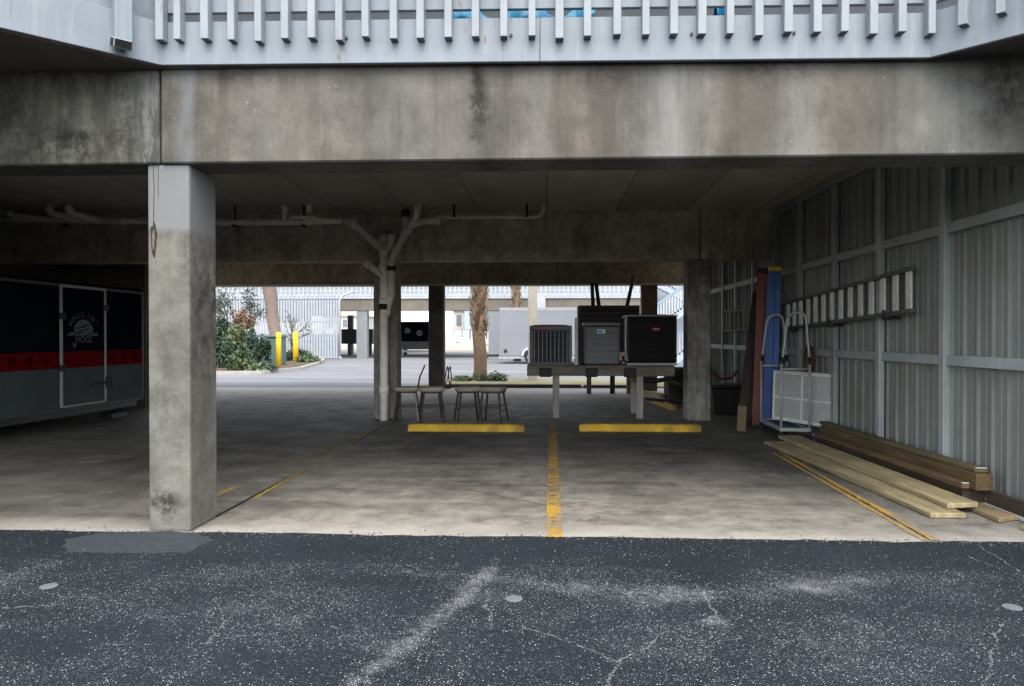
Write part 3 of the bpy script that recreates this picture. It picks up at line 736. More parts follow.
for i, (a0, a1, zz) in enumerate(((-.2, .06, .04), (-.12, .14, .0), (-.05, .2, .08), (-.26, -.02, -.055), (.05, .3, -.06))):
    b.beam((.0235, yc+a0, zc+zz-.02), (.0235, yc+a1, zc+zz+.02), .016, .002, 0, (1, 0, 0))
b.build('emblem_detail', M_navy, door)
# running gear
b = MB(); b.bx(-WID+.1, -.1, -LEN, -.05, .22, .345); b.build('chassis', M_blackmetal, tr)
def wheel(parent, x, y, r=.33, w=.2, rim=M_trim):
    t = MB(); t.tube([(x-w/2, y, r), (x-w/2+.03, y, r), (x+w/2-.03, y, r), (x+w/2, y, r)], [r*.9, r, r, r*.9], 24); wt = t.build('wheel', M_black, parent)
    t = MB(); t.tube([(x-w/2-.004, y, r), (x+w/2+.006, y, r)], r*.56, 16); t.tube([(x+w/2, y, r), (x+w/2+.02, y, r)], r*.2, 10); t.build('rim', rim, wt)
for yy in (-4.3, -5.1):
    for xx in (-.22, -WID+.22): wheel(tr, xx, yy, .32)
b = MB(); b.bx(-.35, -.12, -.75, -.3, .04, .14); b.tube([(-.22, -.5, .14), (-.22, -.5, .3)], .03, 8); b.build('jack_foot', M_blackmetal, tr, .01)
b = MB(); b.bx(-WID+.2, -.2, -LEN-.9, -LEN, .25, .33); b.tube([(-WID/2, -LEN-1, .0), (-WID/2, -LEN-1, .7)], .04, 10); b.build('tongue', M_blackmetal, tr)
tr.location = (T0.x, T0.y, 0); tr.rotation_euler = (0, 0, math.atan2(-dt.x, dt.y))

# ================================================================ CHAIRS
M_seat = mat('grey_seat', (.42, .37, .31), .7, var=.15, scale=8)
M_leg = wood('dark_leg', (.1, .07, .055), (.05, .035, .028), 1, 2)
def seat_mb(w=.46, d=.42, z=.6):
    b = MB(); rows = []
    for t, zz in ((1., z), (1., z-.035), (.9, z-.075)):
        rows.append([(w/2*t*math.copysign(abs(cos(a))**.55, cos(a)), d/2*t*math.copysign(abs(sin(a))**.55, sin(a)), zz) for a in [i*2*pi/28 for i in range(28)]])
    vs = [[b.bm.verts.new(p) for p in r] for r in rows]
    for A, B in zip(vs, vs[1:]):
        for i in range(28): f = b.bm.faces.new((A[i], A[(i+1) % 28], B[(i+1) % 28], B[i])); f.smooth = True
    b.bm.faces.new(vs[0]); b.bm.faces.new(vs[-1][::-1]); return b
def make_stool(label, back, legm):
    t = thing('bar_stool', label, 'stool', (0, 0, 0), 'stools and chairs behind the wheel stop')
    seat_mb().build('seat', M_seat, t)
    fr = []
    for sx in (-1, 1):
        for sy in (-1, 1):
            MB().tube([(sx*.145, sy*.125, .53), (sx*.215, sy*.19, 0)], [.021, .017], 8).build('leg', legm, t)
    b = MB()
    for z, k in ((.2, .205),):
        for sx in (-1, 1): b.tube([(sx*k, -.18, z), (sx*k, .18, z)], .010, 6)
        b.tube([(-k, .18, z+.06), (k, .18, z+.06)], .010, 6); b.tube([(-k, -.18, z+.06), (k, -.18, z+.06)], .010, 6)
    b.build('stretcher', legm, t)
    b = MB(); b.box((0, 0, .512), (.36, .32, .03)); b.build('apron', legm, t)
    if back == 1:       # slim slanted back, seen side on
        b = MB()
        for sy in (-.07, .07): b.tube([(.19, sy, .56), (.23, sy, .78), (.31, sy, .96)], .012, 8)
        b.tube([(.31, -.09, .96), (.315, 0, .97), (.31, .09, .96)], .014, 8); b.tube([(.262, -.07, .85), (.262, .07, .85)], .009, 6)
        b.build('backrest', M_leg, t)
    elif back == 2:
        b = MB()
        for o in (0, .045): b.tube([(.18, -.16, .56), (.225+o, -.13, .75), (.27+o, -.03, .93), (.29+o, .0, .96), (.30+o, .04, .93), (.33+o, .13, .75), (.36, .16, .56)], .010, 8)
        b.tube([(.14, .12, .56), (.37, .17, .56)], .012, 6)
        b.build('backrest', M_leg, t)
    return t
Ys = 13.0
lab = ['chair with slanted thin backrest and one pale leg beside the drain stack', 'dark legged chair with arched wire back before the dark rear column',
       'backless dark legged stool with grey seat, second from the right end', 'backless dark legged stool with grey seat at the right end of the row']
tmpl = {}
for i, (px, back) in enumerate(((406.5, 1), (431.5, 2), (467.5, 0), (493, 0))):
    t = make_stool(lab[i], back, mat('pale_leg', (.3, .27, .22), .7) if False else M_leg)
    if back: t.name = 'bar_chair'; t['category'] = 'chair'
    t.location = (ax(px, Ys), Ys+random.uniform(-.08, .08), 0); t.rotation_euler = (0, 0, (.12, .28, .3, -.27)[i])
    if i == 0: [c for c in t.children if c.name.startswith('leg')][2].data.materials[0] = mat('pale_leg', (.34, .31, .27), .7)

# ================================================================ WHEEL STOPS
def wheel_stop(label, loc, rz, L, mt, grp='yellow concrete wheel stops'):
    b = MB(); prof = [(-.075, 0), (.075, 0), (.055, .085), (.035, .115), (-.035, .115), (-.055, .085)]
    vA = []
    for xx, k in ((-L/2, .86), (-L/2+.05, 1), (L/2-.05, 1), (L/2, .86)): vA.append([b.bm.verts.new((xx, u*k, v*k)) for u, v in prof])
    for A, B in zip(vA, vA[1:]):
        for i in range(6): b.bm.faces.new((A[i], A[(i+1) % 6], B[(i+1) % 6], B[i]))
    b.bm.faces.new(vA[0][::-1]); b.bm.faces.new(vA[-1])
    root = thing('wheel_stop', label, 'wheel stop', loc, grp); root.location = (0, 0, 0)
    b.build('stop_body', mt, root, .006)
    b = MB()
    for xx in (-L*.27, L*.27): b.tube([(xx, 0, .11), (xx, 0, .119)], .018, 10)
    b.build('anchor_pin', mat('rusty_pin', (.12, .06, .035), .9), root)
    root.location = loc; root.rotation_euler = (0, 0, rz); return root
for (pa, pb, lb) in (((407, 431.8), (524.5, 431.8), 'yellow concrete wheel stop in front of the four stools'), ((579.5, 431.8), (701, 431.8), 'brighter yellow wheel stop in front of the air conditioner stand')):
    A, B = Vector((*gnd(*pa), 0)), Vector((*gnd(*pb), 0)); A.y = B.y = (A.y+B.y)/2
    wheel_stop(lb, ((A.x+B.x)/2, A.y+.07, 0), 0, (B-A).length, M_yellow)
x, y = gnd(683, 417)
wheel_stop('old yellow ended wheel stop lying askew behind the condenser stand', (2.47, 15.95, 0), radians(95), 1.9, mat('worn_stop', (.38, .25, .06), .8, var=.3, grime=.4))

# ================================================================ CONDENSER STAND
st = thing('condenser_stand', 'raised timber platform on posts carrying three air conditioners', 'stand', (.98, 13.9, 0))
M_oldwood = wood('weathered_timber', (.27, .235, .19), (.13, .11, .09), 1, 0)
M_postw = wood('pale_post', (.42, .39, .34), (.27, .25, .215), 1, 2)
SX0, SX1 = ax(527, 13.4), ax(675, 13.4); ZP = az(367, 13.4)
for y in (13.4, 14.5): MB().bx(SX0, SX1, y, y+.06, az(376, 13.4), ZP).build('beam', M_oldwood, st, .006)
b = MB()
for i in range(8): b.bx(SX0, SX1, 13.4+.147*i, 13.4+.147*i+.135, ZP+.003, ZP+.03)
b.build('deck_boards', M_oldwood, st, .004)
for px in (556, 640):
    MB().bx(ax(px-3, 13.46), ax(px+3.5, 13.46), 13.47, 13.57, 0, ZP-.002).build('post', M_postw, st, .008)
    MB().bx(ax(px-3, 13.46), ax(px+3.5, 13.46), 14.38, 14.48, 0, ZP-.002).build('post', M_postw, st, .008)
for px in (545.5, 591.5, 630):
    MB().bx(ax(px-6, 13.36), ax(px+6, 13.36), 13.345, 13.395, az(377, 13.36), az(368, 13.36)).build('rubber_pad', M_black, st, .012)
M_b1 = mat('slate_sheet', (.095, .1, .113), .5, .1, var=.1)
M_b1l = mat('slate_slat', (.17, .18, .2), .5, .1, var=.1)
M_b2 = mat('grey_green_sheet', (.1, .118, .125), .5, .1, var=.1)
M_b3 = mat('black_sheet', (.009, .009, .010), .5, .0, var=.15, spec=.2)
M_b3l = mat('black_slat', (.011, .012, .013), .5, .0, var=.15, spec=.2)
M_inside = mat('coil_dark', (.012, .013, .016), .8)
ZF = ZP+.031
def fan_top(parent, x0, x1, y0, y1, z, m):
    b = MB(); cx, cy = (x0+x1)/2, (y0+y1)/2; r0 = min(x1-x0, y1-y0)/2-.05
    for k in range(1, 8): b.tube([(cx+r0*k/7*cos(a), cy+r0*k/7*sin(a), z+.012) for a in [i*2*pi/24 for i in range(25)]], .004, 5, cap=False)
    for i in range(6): a = i*pi/3; b.tube([(cx, cy, z+.014), (cx+r0*cos(a), cy+r0*sin(a), z+.012)], .005, 5)
    b.build('fan_guard', m, parent)
# unit 1: vertical bars, rounded top
x0, x1 = ax(529.5, 13.5), ax(572, 13.5); zt1 = az(325.5, 13.5); y0, y1 = 13.5, 14.25
u = thing('air_conditioner', 'smallest slate grey condenser with vertical bars and red corner lettering', 'air conditioner', ((x0+x1)/2, 13.9, ZF), 'air conditioners on the stand')
b = MB(); b.bx(x0+.03, x1-.03, y0+.03, y1-.03, ZF+.03, zt1-.08); b.build('coil', M_inside, u)
b = MB(); b.bx(x0, x1, y0, y1, zt1-.1, zt1); b.build('top_cap', M_b1, u, .03, seg=3)
b = MB(); b.bx(x0, x1, y0, y1, ZF, ZF+.05); b.build('base_pan', M_b1, u, .01)
b = MB()
b.bm.free()
for xx in (x0, x1-.07):
    for yy in (y0, y1-.07): MB().bx(xx, xx+.07, yy, yy+.07, ZF+.05, zt1-.1).build('corner_post', M_b1, u, .012)
b = MB(); nb = 8
for i in range(nb+1):
    xx = x0+.09+(x1-x0-.18)*i/nb; b.bx(xx-.007, xx+.007, y0+.002, y0+.02, ZF+.05, zt1-.1)
    yy = y0+.09+(y1-y0-.18)*i/nb; b.bx(x0+.002, x0+.02, yy-.007, yy+.007, ZF+.05, zt1-.1); b.bx(x1-.02, x1-.002, yy-.007, yy+.007, ZF+.05, zt1-.1)
for i in range(12):
    zz = ZF+.07+(zt1-ZF-.2)*i/11; b.bx(x0+.07, x1-.07, y0+.012, y0+.015, zz-.0015, zz+.0015)
b.build('louvre_guard', M_b1l, u)
M_redl = mat('red_badge', (.4, .02, .03), .5); M_whitel = mat('badge_white', (.75, .78, .8), .5)
b = MB(); z = zt1-.055
for i, (dx, w) in enumerate(((.09, .05), (.15, .03), (.19, .05), (.25, .025), (.285, .045))): b.box((x0+dx+w/2, y0-.002, z-.012*(i % 2)), (w, .003, .03))
b.build('badge', M_redl, u)
fan_top(u, x0, x1, y0, y1, zt1, M_b1)
# unit 2: stepped horizontal louvres and a centre rib
x0, x1 = ax(584, 13.5), ax(620, 13.5); zt2 = az(322.5, 13.5); y1 = 14.2
u = thing('air_conditioner', 'grey green condenser with horizontal louvres and small white and blue badge', 'air conditioner', ((x0+x1)/2, 13.9, ZF), 'air conditioners on the stand')
b = MB(); b.bx(x0+.02, x1-.02, y0+.02, y1-.02, ZF+.02, zt2-.05); b.build('coil', M_inside, u)
b = MB()
nl = 6
for i in range(nl):
    za, zb_ = ZF+.03+(zt2-ZF-.11)*i/nl, ZF+.03+(zt2-ZF-.11)*(i+1)/nl
    b.prism([(y0-.0, za), (y0+.02, za), (y0+.02, zb_-.005), (y0+.012, zb_-.005)], lambda u_, v, a: (a, u_, v), x0+.04, x1-.04)
    b.prism([(x0, za), (x0+.018, za), (x0+.018, zb_-.005), (x0+.012, zb_-.005)], lambda u_, v, a: (u_, a, v), y0+.04, y1-.04)
    b.prism([(x1, za), (x1-.018, za), (x1-.018, zb_-.005), (x1-.012, zb_-.005)], lambda u_, v, a: (u_, a, v), y0+.04, y1-.04)
b.bx((x0+x1)/2-.012, (x0+x1)/2+.012, y0-.006, y0+.02, ZF+.03, zt2-.08)
b.build('louvre_panel', M_b2, u)
b = MB()
b.bm.free()
for xx in (x0, x1-.04):
    for yy in (y0, y1-.04): MB().bx(xx, xx+.04, yy, yy+.04, ZF+.03, zt2-.06).build('corner_post', M_b2, u, .012)
MB().bx(x0-.005, x1+.005, y0-.005, y1+.005, zt2-.06, zt2).build('top_cap', M_b2, u, .015, seg=2)
MB().bx(x0, x1, y0, y1, ZF, ZF+.028).build('base_pan', M_inside, u)
b = MB(); zc2 = az(331.5, 13.5); xc = ax(601, 13.5); b.box((xc, y0-.009, zc2), (.15, .008, .075)); bd = b.build('badge', M_whitel, u, .003)
b = MB(); b.box((xc-.02, y0-.0145, zc2), (.075, .002, .05)); b.build('badge_emblem', mat('badge_blue', (.05, .2, .5), .5), bd)
fan_top(u, x0, x1, y0, y1, zt2, M_b2)
MB().bx(x0-.1, x0-.012, y0+.1, y0+.55, ZF, zt2-.09).build('service_panel', M_inside, u, .01)
# unit 3: big black cube
x0, x1 = ax(627.5, 13.5), ax(677, 13.5); zt3 = az(315, 13.5); y1 = 14.35
u = thing('air_conditioner', 'largest black condenser with a small red badge beside the right column', 'air conditioner', ((x0+x1)/2, 13.9, ZF), 'air conditioners on the stand')
b = MB(); b.bx(x0+.02, x1-.02, y0+.02, y1-.02, ZF+.05, zt3-.03); b.build('cabinet', M_b3, u, .015)
b = MB(); nl = 26
for i in range(nl):
    za = ZF+.07+(zt3-ZF-.12)*i/nl; dzz = (zt3-ZF-.12)/nl
    b.prism([(y0-.002, za), (y0+.019, za+dzz*.55), (y0+.019, za)], lambda u_, v, a: (a, u_, v), x0+.05, x1-.05)
b.build('louvre_panel', M_b3l, u)
b = MB()
b.bm.free()
for xx in (x0, x1-.045):
    for yy in (y0, y1-.045): MB().bx(xx, xx+.045, yy, yy+.045, ZF+.045, zt3-.03).build('corner_post', M_b3, u, .01)
M_rim = mat('pale_rim', (.3, .31, .32), .5, .2)
MB().bx(x0-.01, x1+.01, y0-.01, y1+.01, zt3-.028, zt3).build('top_rim', M_rim, u, .005)
MB().bx(x0-.005, x1+.005, y0-.005, y1+.005, ZF, ZF+.042).build('base_pan', M_rim, u, .005)
b = MB(); xc, zc2 = at(656, 329, 13.5); b.box((xc, y0-.006, zc2), (.13, .008, .05)); bd = b.build('badge', M_redl, u, .003)
b = MB()
for i in range(5): b.box((xc-.04+.02*i, y0-.0115, zc2), (.011, .002, .018))
b.build('badge_mark', mat('badge_pink', (.75, .45, .45), .5), bd)
fan_top(u, x0, x1, y0, y1, zt3-.005, M_b3)
# pale conduit between units
b = MB(); x = ax(576.5, 13.6); b.bx(x-.03, x+.03, 13.6, 13.66, ZF+.05, az(318, 13.6)); b.bx(x-.05, x+.05, 13.61, 13.7, ZF, ZF+.12)
tag(b.build('white_conduit', M_pvc_in, None, .008, base=(x, 13.63, ZF)), 'thin white upright conduit between the slate and grey green condensers', 'conduit')
x = ax(626, 13.55); b = MB(); b.tube([(x, 13.55, zt3-.02), (x-.01, 13.55, az(340, 13.55)), (x-.005, 13.52, az(352, 13.55)), (x+.02, 13.47, az(361, 13.5))], .011, 8)
tag(b.build('white_hose', M_pvc_in, None, base=(x, 13.55, ZF)), 'thin pale hose down the left edge of the black condenser', 'hose')
b = MB(); x, z = at(622, 354, 13.46); b.box((x, 13.46, z), (.09, .06, .07)); b.box((x-.03, 13.44, z-.06), (.05, .05, .12))
tag(b.build('valve_box', mat('copper_pink', (.45, .25, .2), .6), None, .01, base=(x, 13.46, z-.06)), 'small pinkish valve fitting at the lower left of the black condenser', 'valve')
# black lines running from the black condenser down behind the column
for k, (m, lb) in enumerate(((M_black, 'thick black line set sagging from the black condenser'), (mat('yellow_lead', (.5, .36, .12), .6), 'thin tan cable sagging from the black condenser'), (mat('grey_lead', (.35, .35, .35), .6), 'grey cable looping under the black condenser'))):
    r = (.045, .013, .012)[k]; o = (0, .03, -.04)[k]
    b = MB(); P_ = [W(q[0], q[1]+o*20, 13.9) for q in ((640, 380), (655, 381), (668, 379), (680, 374), (690, 364), (694, 350))]
    b.tube(P_, r, 8)
    tag(b.build('cable', m, None, base=P_[2]), lb, 'cable', 'lines from the condensers')
# rear stand with a tall dark cabinet
rs = thing('rear_stand', 'second timber stand on thin posts behind the condensers', 'stand', (1.6, 19.5, 0))
RX0, RX1 = ax(577, 19.3), ax(642, 19.3)
MB().bx(RX0, RX1, 19.3, 20.1, .78, .92).build('platform', M_oldwood, rs, .006)
for px in (589, 612.5, 629): MB().bx(ax(px-2.3, 19.4), ax(px+2.3, 19.4), 19.34, 19.46, 0, .779).build('post', M_oldwood if px != 612.5 else M_conc_dk, rs, .006)
dk = thing('dark_cabinet', 'wide dark olive cabinet standing behind the grey green condenser', 'cabinet', (1.6, 19.6, .92))
zc_ = az(305.5, 19.35)
MB().bx(RX0+.03, RX1-.05, 19.35, 20.05, .921, zc_).build('body', mat('dark_olive_sheet', (.05, .05, .045), .7), dk, .012)
b = MB()
for i in range(9): b.bx(RX0+.1, RX1-.12, 19.335, 19.349, 1.0+.14*i, 1.08+.14*i)
b.build('vent_slats', mat('dark_olive_slat', (.026, .026, .023), .7), dk)
for pts, lb in ((((593, 306), (592, 283)), 'black conduit rising straight from the dark cabinet, left one of the left pair'), (((599, 306), (596, 283)), 'black conduit slanting up from the dark cabinet, right one of the left pair'), (((627, 306), (632, 284), (633, 275)), 'black slanted conduit rising near the right end of the dark cabinet')):
    b = MB(); b.tube([W(q[0], q[1], 19.7) for q in pts], .05, 8); tag(b.build('conduit', M_conc_dk, None, base=W(pts[0][0], 306, 19.7)), lb, 'conduit')

# ================================================================ LUMBER ALONG THE WALL
M_pine = wood('treated_pine', (.42, .355, .21), (.21, .17, .09))
M_green = wood('greenish_board', (.17, .145, .075), (.1, .085, .045))
M_brown = wood('brown_timber', (.15, .098, .042), (.065, .042, .018))
M_darkw = wood('dark_timber', (.07, .045, .03), (.035, .023, .016))
M_tanw = wood('tan_board', (.3, .23, .13), (.2, .15, .085))
def plank(label, near, far, w, h, z0, mt, tagm=None, skew=0.):
    A = Vector((*near, 0)); B = Vector((*far, 0)); d = B-A; L = d.length; ang = math.atan2(-d.x, d.y)
    root = thing('lumber_plank', label, 'plank', (0, 0, 0), 'lumber laid along the metal wall')
    b = MB(); rr = random.Random(int(w*1e4+near[0]*100)); K = 8; rings = []
    bow = rr.uniform(-.012, .012)
    for i in range(K+1):
        t = i/K; y_ = -L/2+L*t; o = bow*sin(pi*t)
        sk = skew*(1-2*t) if i in (0,) else 0
        rings.append([b.bm.verts.new((o-w/2, y_, 0)), b.bm.verts.new((o+w/2, y_+sk, 0)), b.bm.verts.new((o+w/2, y_+sk, h)), b.bm.verts.new((o-w/2, y_, h))])
    for P_, Q_ in zip(rings, rings[1:]):
        for i in range(4): b.bm.faces.new((P_[i], P_[(i+1) % 4], Q_[(i+1) % 4], Q_[i]))
    b.bm.faces.new(rings[0]); b.bm.faces.new(rings[-1])
    b.build('board', mt, root, min(.007, h*.2))
    if tagm: MB().box((0, -L/2+.014, h+.002), (w*.75, .03, .003)).build('end_tag', M_whitel, root)
    root.location = ((A.x+B.x)/2, (A.y+B.y)/2, z0); root.rotation_euler = (0, 0, ang)
    return root
plank('wide pale pine plank, the upper of the two pale ones', (3.50, 6.36), (3.42, 10.65), .29, .045, .05, M_pine, skew=.06)
plank('wide pale pine plank lying lowest, nearest the yellow lines', (3.29, 6.22), (3.15, 10.4), .29, .045, .003, M_pine)
plank('thick square brown timber beam with clean cut end', (3.81, 6.62), (3.77, 10.2), .145, .145, .15, M_brown)
plank('dark board beneath the thick brown beam', (3.79, 6.75), (3.76, 10.2), .2, .145, .003, M_darkw)
plank('dark board on edge against the wall nearest the frame edge', (3.885, 5.7), (3.88, 6.7), .03, .15, .003, M_darkw)
plank('narrow greenish board with white end tag lying on the brown beam', (3.82, 6.68), (3.78, 10.3), .12, .04, .297, M_green, tagm=1)
plank('narrow brown board with white end tag before the brown beam', (3.695, 6.7), (3.65, 10.2), .075, .05, .15, M_brown, tagm=1)
plank('short tan plank poking out under the pale planks near the edge', (3.71, 6.08), (3.69, 6.72), .2, .04, .003, M_tanw, skew=.1)
plank('grey metal strip on the floor beyond the tan plank', (3.845, 5.9), (3.84, 6.7), .045, .03, .003, M_galv)
plank('yellowish offcut lying at the frame edge before the tan plank', (3.76, 5.62), (3.74, 5.9), .16, .03, .003, M_pine)

# ================================================================ LADDERS
# long ladder hung flat on the wall
WXf = WX-.13
def wallpt(px, py): d = ray(px, py); t = WXf/d.x; return Vector((WXf, d.y*t, CAM.z+d.z*t))
a0, a1 = wallpt(914, 268), wallpt(914, 310.5); b0, b1 = wallpt(784, 304), wallpt(784, 329)
ld = thing('extension_ladder', 'long aluminium extension ladder hung sideways on the metal wall', 'ladder', (WXf, (a0.y+b0.y)/2, (a0.z+b1.z)/2))
for sec, off in ((0, 0.),):
    sh = .0 if sec == 0 else .02
    for P0, P1 in ((a0, b0), (a1, b1)):
        o = Vector((off, 0, sh))
        MB().beam(P0+o, P1+o, .045, .07, 0, (1, 0, 0)).build('side_rail', M_alu_shaded, ld, .004)
    for i in range(14):
        t = (i+.35)/14
        p0 = a0.lerp(b0, t)+Vector((off, 0, sh)); p1 = a1.lerp(b1, t)+Vector((off, 0, sh))
        d_ = (b0-a0).normalized()
        MB().beam(p0+(p1-p0)*.05, p1-(p1-p0)*.05, .02, .12, 0, tuple(d_)).build('rung', M_alu, ld, .004)
b = MB()
for t in (.12, .5, .86):
    q = a1.lerp(b1, t); b.bx(WXf-.02, WX-.03, q.y-.015, q.y+.015, q.z-.06, q.z-.03); b.bx(WXf-.1, WXf-.07, q.y-.015, q.y+.015, q.z-.06, q.z+.04); b.bx(WXf-.1, WXf, q.y-.015, q.y+.015, q.z-.075, q.z-.045)
b.build('wall_hook', M_blackmetal, ld)
def wallp2(px, py): return wallpt(px, py)
a0, a1, b0, b1 = wallpt(756, 310), wallpt(756, 329), wallpt(725, 311), wallpt(725, 331)
ld = thing('short_ladder', 'short dull ladder section hung on the far part of the metal wall', 'ladder', (WXf, (a0.y+b0.y)/2, (a0.z+b1.z)/2))
for P0, P1 in ((a0, b0), (a1, b1)): MB().beam(P0, P1, .03, .06, 0, (1, 0, 0)).build('side_rail', M_alu_shaded, ld, .004)
for i in range(7):
    t = (i+.5)/7; MB().beam(a0.lerp(b0, t), a1.lerp(b1, t), .03, .05, 0, (0, 1, 0)).build('rung', mat('old_rung', (.25, .24, .22), .6, .2), ld, .003)
# folded step ladders leaning beside the wall
def step_ladder(label, x, y, h, m_rail, m_cap, lean, rz):
    t = thing('step_ladder', label, 'ladder', (0, 0, 0), 'folded stepladders behind the cart')
    for s in (-1, 1):
        MB().beam((-.05, s*.27, 0), (-.05, s*.17, h-.05), .03, .125, 0, (1, 0, 0)).build('front_rail', m_rail, t, .005)
        MB().beam((.06, s*.24, .02), (.055, s*.16, h-.1), .025, .09, 0, (1, 0, 0)).build('rear_rail', m_rail, t, .005)
    k = int(h/.3)
    for i in range(1, k):
        w = .27-.1*i/k; MB().bx(-.09, -.01, -w+.016, w-.016, i*.3-.015, i*.3+.015).build('tread', M_alu, t, .003)
    for i in range(1, k, 2): MB().tube([(.06, -.2, i*.3+.1), (.06, .2, i*.3+.1)], .012, 6).build('rear_brace', M_alu, t)
    MB().bx(-.11, .1, -.2, .2, h-.06, h+.02).build('top_cap', m_cap, t, .012)
    for s in (-1, 1): MB().bx(-.1, -.005, s*.27-.025, s*.27+.025, 0, .05).build('foot', M_black, t, .006)
    t.location = (x, y, 0); t.rotation_euler = (0, lean, rz); return t
M_blue = mat('blue_fibreglass', (.006, .085, .36), .5, var=.12, scale=4)
M_redf = mat('red_fibreglass', (.15, .028, .022), .55, var=.15, scale=4)
M_ycap = mat('yellow_cap', (.65, .42, .02), .5)
xb = ax(775.5, 12.35); step_ladder('blue folded stepladder with yellow top cap leaning behind the grey cart', xb-.09, 12.35, az(269.5, 12.35), M_blue, M_ycap, .03, -.29)
xb = ax(763.5, 12.55); step_ladder('red folded stepladder standing left of the blue one', xb-.07, 12.55, az(271, 12.55), M_redf, M_black, .03, -.27)
# frame cart
ct = thing('frame_cart', 'grey tubular frame cart with arched handles standing by the metal wall', 'cart', (0, 0, 0))
CW, CL = .43, 1.25
b = MB(); b.bx(0, CW, 0, .05, .14, .19); b.bx(0, CW, CL-.05, CL, .14, .19); b.bx(0, .05, .05, CL-.05, .14, .19); b.bx(CW-.05, CW, .05, CL-.05, .14, .19); b.build('base_frame', M_tube, ct, .006)
MB().bx(.05, CW-.05, .05, CL-.05, .15, .168).build('deck', mat('blue_deck', (.04, .09, .16), .6), ct)
for x, y in ((.02, .02), (CW-.02, .02), (.02, CL-.02), (CW-.02, CL-.02)):
    MB().tube([(x, y, .15), (x, y, 1.12)], .019, 10).build('post', M_tube, ct)
    c_ = MB(); c_.tube([(x-.015, y, .05), (x+.015, y, .05)], .05, 14); c_.bx(x-.025, x+.025, y-.01, y+.01, .05, .14); c_.build('caster', M_black, ct)
for y in (.02, CL-.02):
    MB().tube([(.02, y, 1.03), (CW-.02, y, 1.03)], .016, 8).build('cross_bar', M_tube, ct)
    pts = [(.03, y, 1.12), (.05, y, 1.3), (.10, y, 1.72), (.14, y, 1.8), (.2, y, 1.83), (.28, y, 1.84), (.335, y, 1.8), (.36, y, 1.72), (.395, y, 1.3), (.405, y, 1.12)]
    MB().tube(pts, .017, 10).build('handle_arch', M_tube, ct)
    b = MB(); b.tube([(.026, y, 1.1), (.034, y, 1.2)], .024, 10); b.tube([(.408, y, 1.1), (.402, y, 1.2)], .024, 10); b.build('grip', M_black, ct)
ct.location = (ax(780, 10.72), 10.7, 0); ct.rotation_euler = (0, 0, radians(-3))
# pale louvred panels
def louvre_panel(label, A, B, z0, z1, lean):
    A, B = Vector((*A, 0)), Vector((*B, 0)); d = B-A; L = d.length; h = z1-z0
    t = thing('louvred_panel', label, 'panel', (0, 0, 0), 'pale louvred panels by the cart')
    b = MB(); b.bx(0, L, 0, .03, 0, .05); b.bx(0, L, 0, .03, h-.05, h); b.bx(0, .05, 0, .03, .05, h-.05); b.bx(L-.05, L, 0, .03, .05, h-.05); b.bx(L*.48, L*.48+.04, 0, .03, .05, h-.05); b.bx(.05, L-.05, .004, .026, h*.45, h*.45+.03)
    b.build('frame', mat('pale_panel', (.7, .71, .7), .6, var=.1), t, .003)
    b = MB(); k = int((L-.1)/.035)
    for i in range(k): b.box((.06+.035*i, .015, h/2), (.026, .004, h-.1), (0, 0, .5))
    b.build('slat_infill', mat('pale_slat', (.36, .37, .36), .6, var=.1), t)
    t.location = (A.x, A.y, z0); t.rotation_euler = (lean, 0, math.atan2(d.y, d.x)); return t
louvre_panel('front pale louvred panel leaning through the grey cart', (3.47, 11.6), (3.945, 10.38), .22, .97, -.03)
louvre_panel('rear pale louvred panel tucked behind the front one', (3.56, 11.65), (3.985-.03, 10.72), .22, .97, -.03)
# boards leaning left of the ladders
for i, (pb, pt, lb, mt, w) in enumerate(((((741, 432), (757, 292), 'dark brown board leaning upright left of the red stepladder', M_darkw, .14)), (((747, 428), (760, 300), 'second dark leaning board closest to the red stepladder', M_brown, .1)), (((738, 424), (753, 330), 'thin reddish leaning lath left of the dark boards', M_tanw, .05)))):
    Yb = 12.2+.15*i
    x0, y0 = gnd(pb[0], pb[1]-6); xt, zt_ = at(pt[0], pt[1], y0+.35)
    b = MB(); b.beam((x0, y0, .01), (xt, y0+.35, zt_), w, .035, 0, (0, 1, 0)); tag(b.build('leaning_board', mt, None, .004, base=(x0, y0, 0)), lb, 'board', 'boards leaning by the ladders')
x0, y0 = gnd(743, 432); b = MB(); b.box((x0, y0+.08, .2), (.14, .03, .4), (-.18, .12, .1)); tag(b.build('offcut_board', M_tanw, None, .004, base=(x0, y0, 0)), 'short tan offcut propped at the foot of the leaning boards', 'board')
# coil on the wall
b = MB()
for k in range(5):
    R_ = .17+.012*k; b.tube([(WX-.12-.012*(k % 3), 11.2+R_*cos(a), 1.12+R_*1.1*sin(a)) for a in [i*2*pi/28 for i in range(29)]], .014, 7, cap=False)
tag(b.build('hose_coil', mat('dark_red_hose', (.08, .02, .018), .6), None, base=(WX-.1, 11.2, .95)), 'dark red hose coil hung on the wall behind the cart', 'hose')
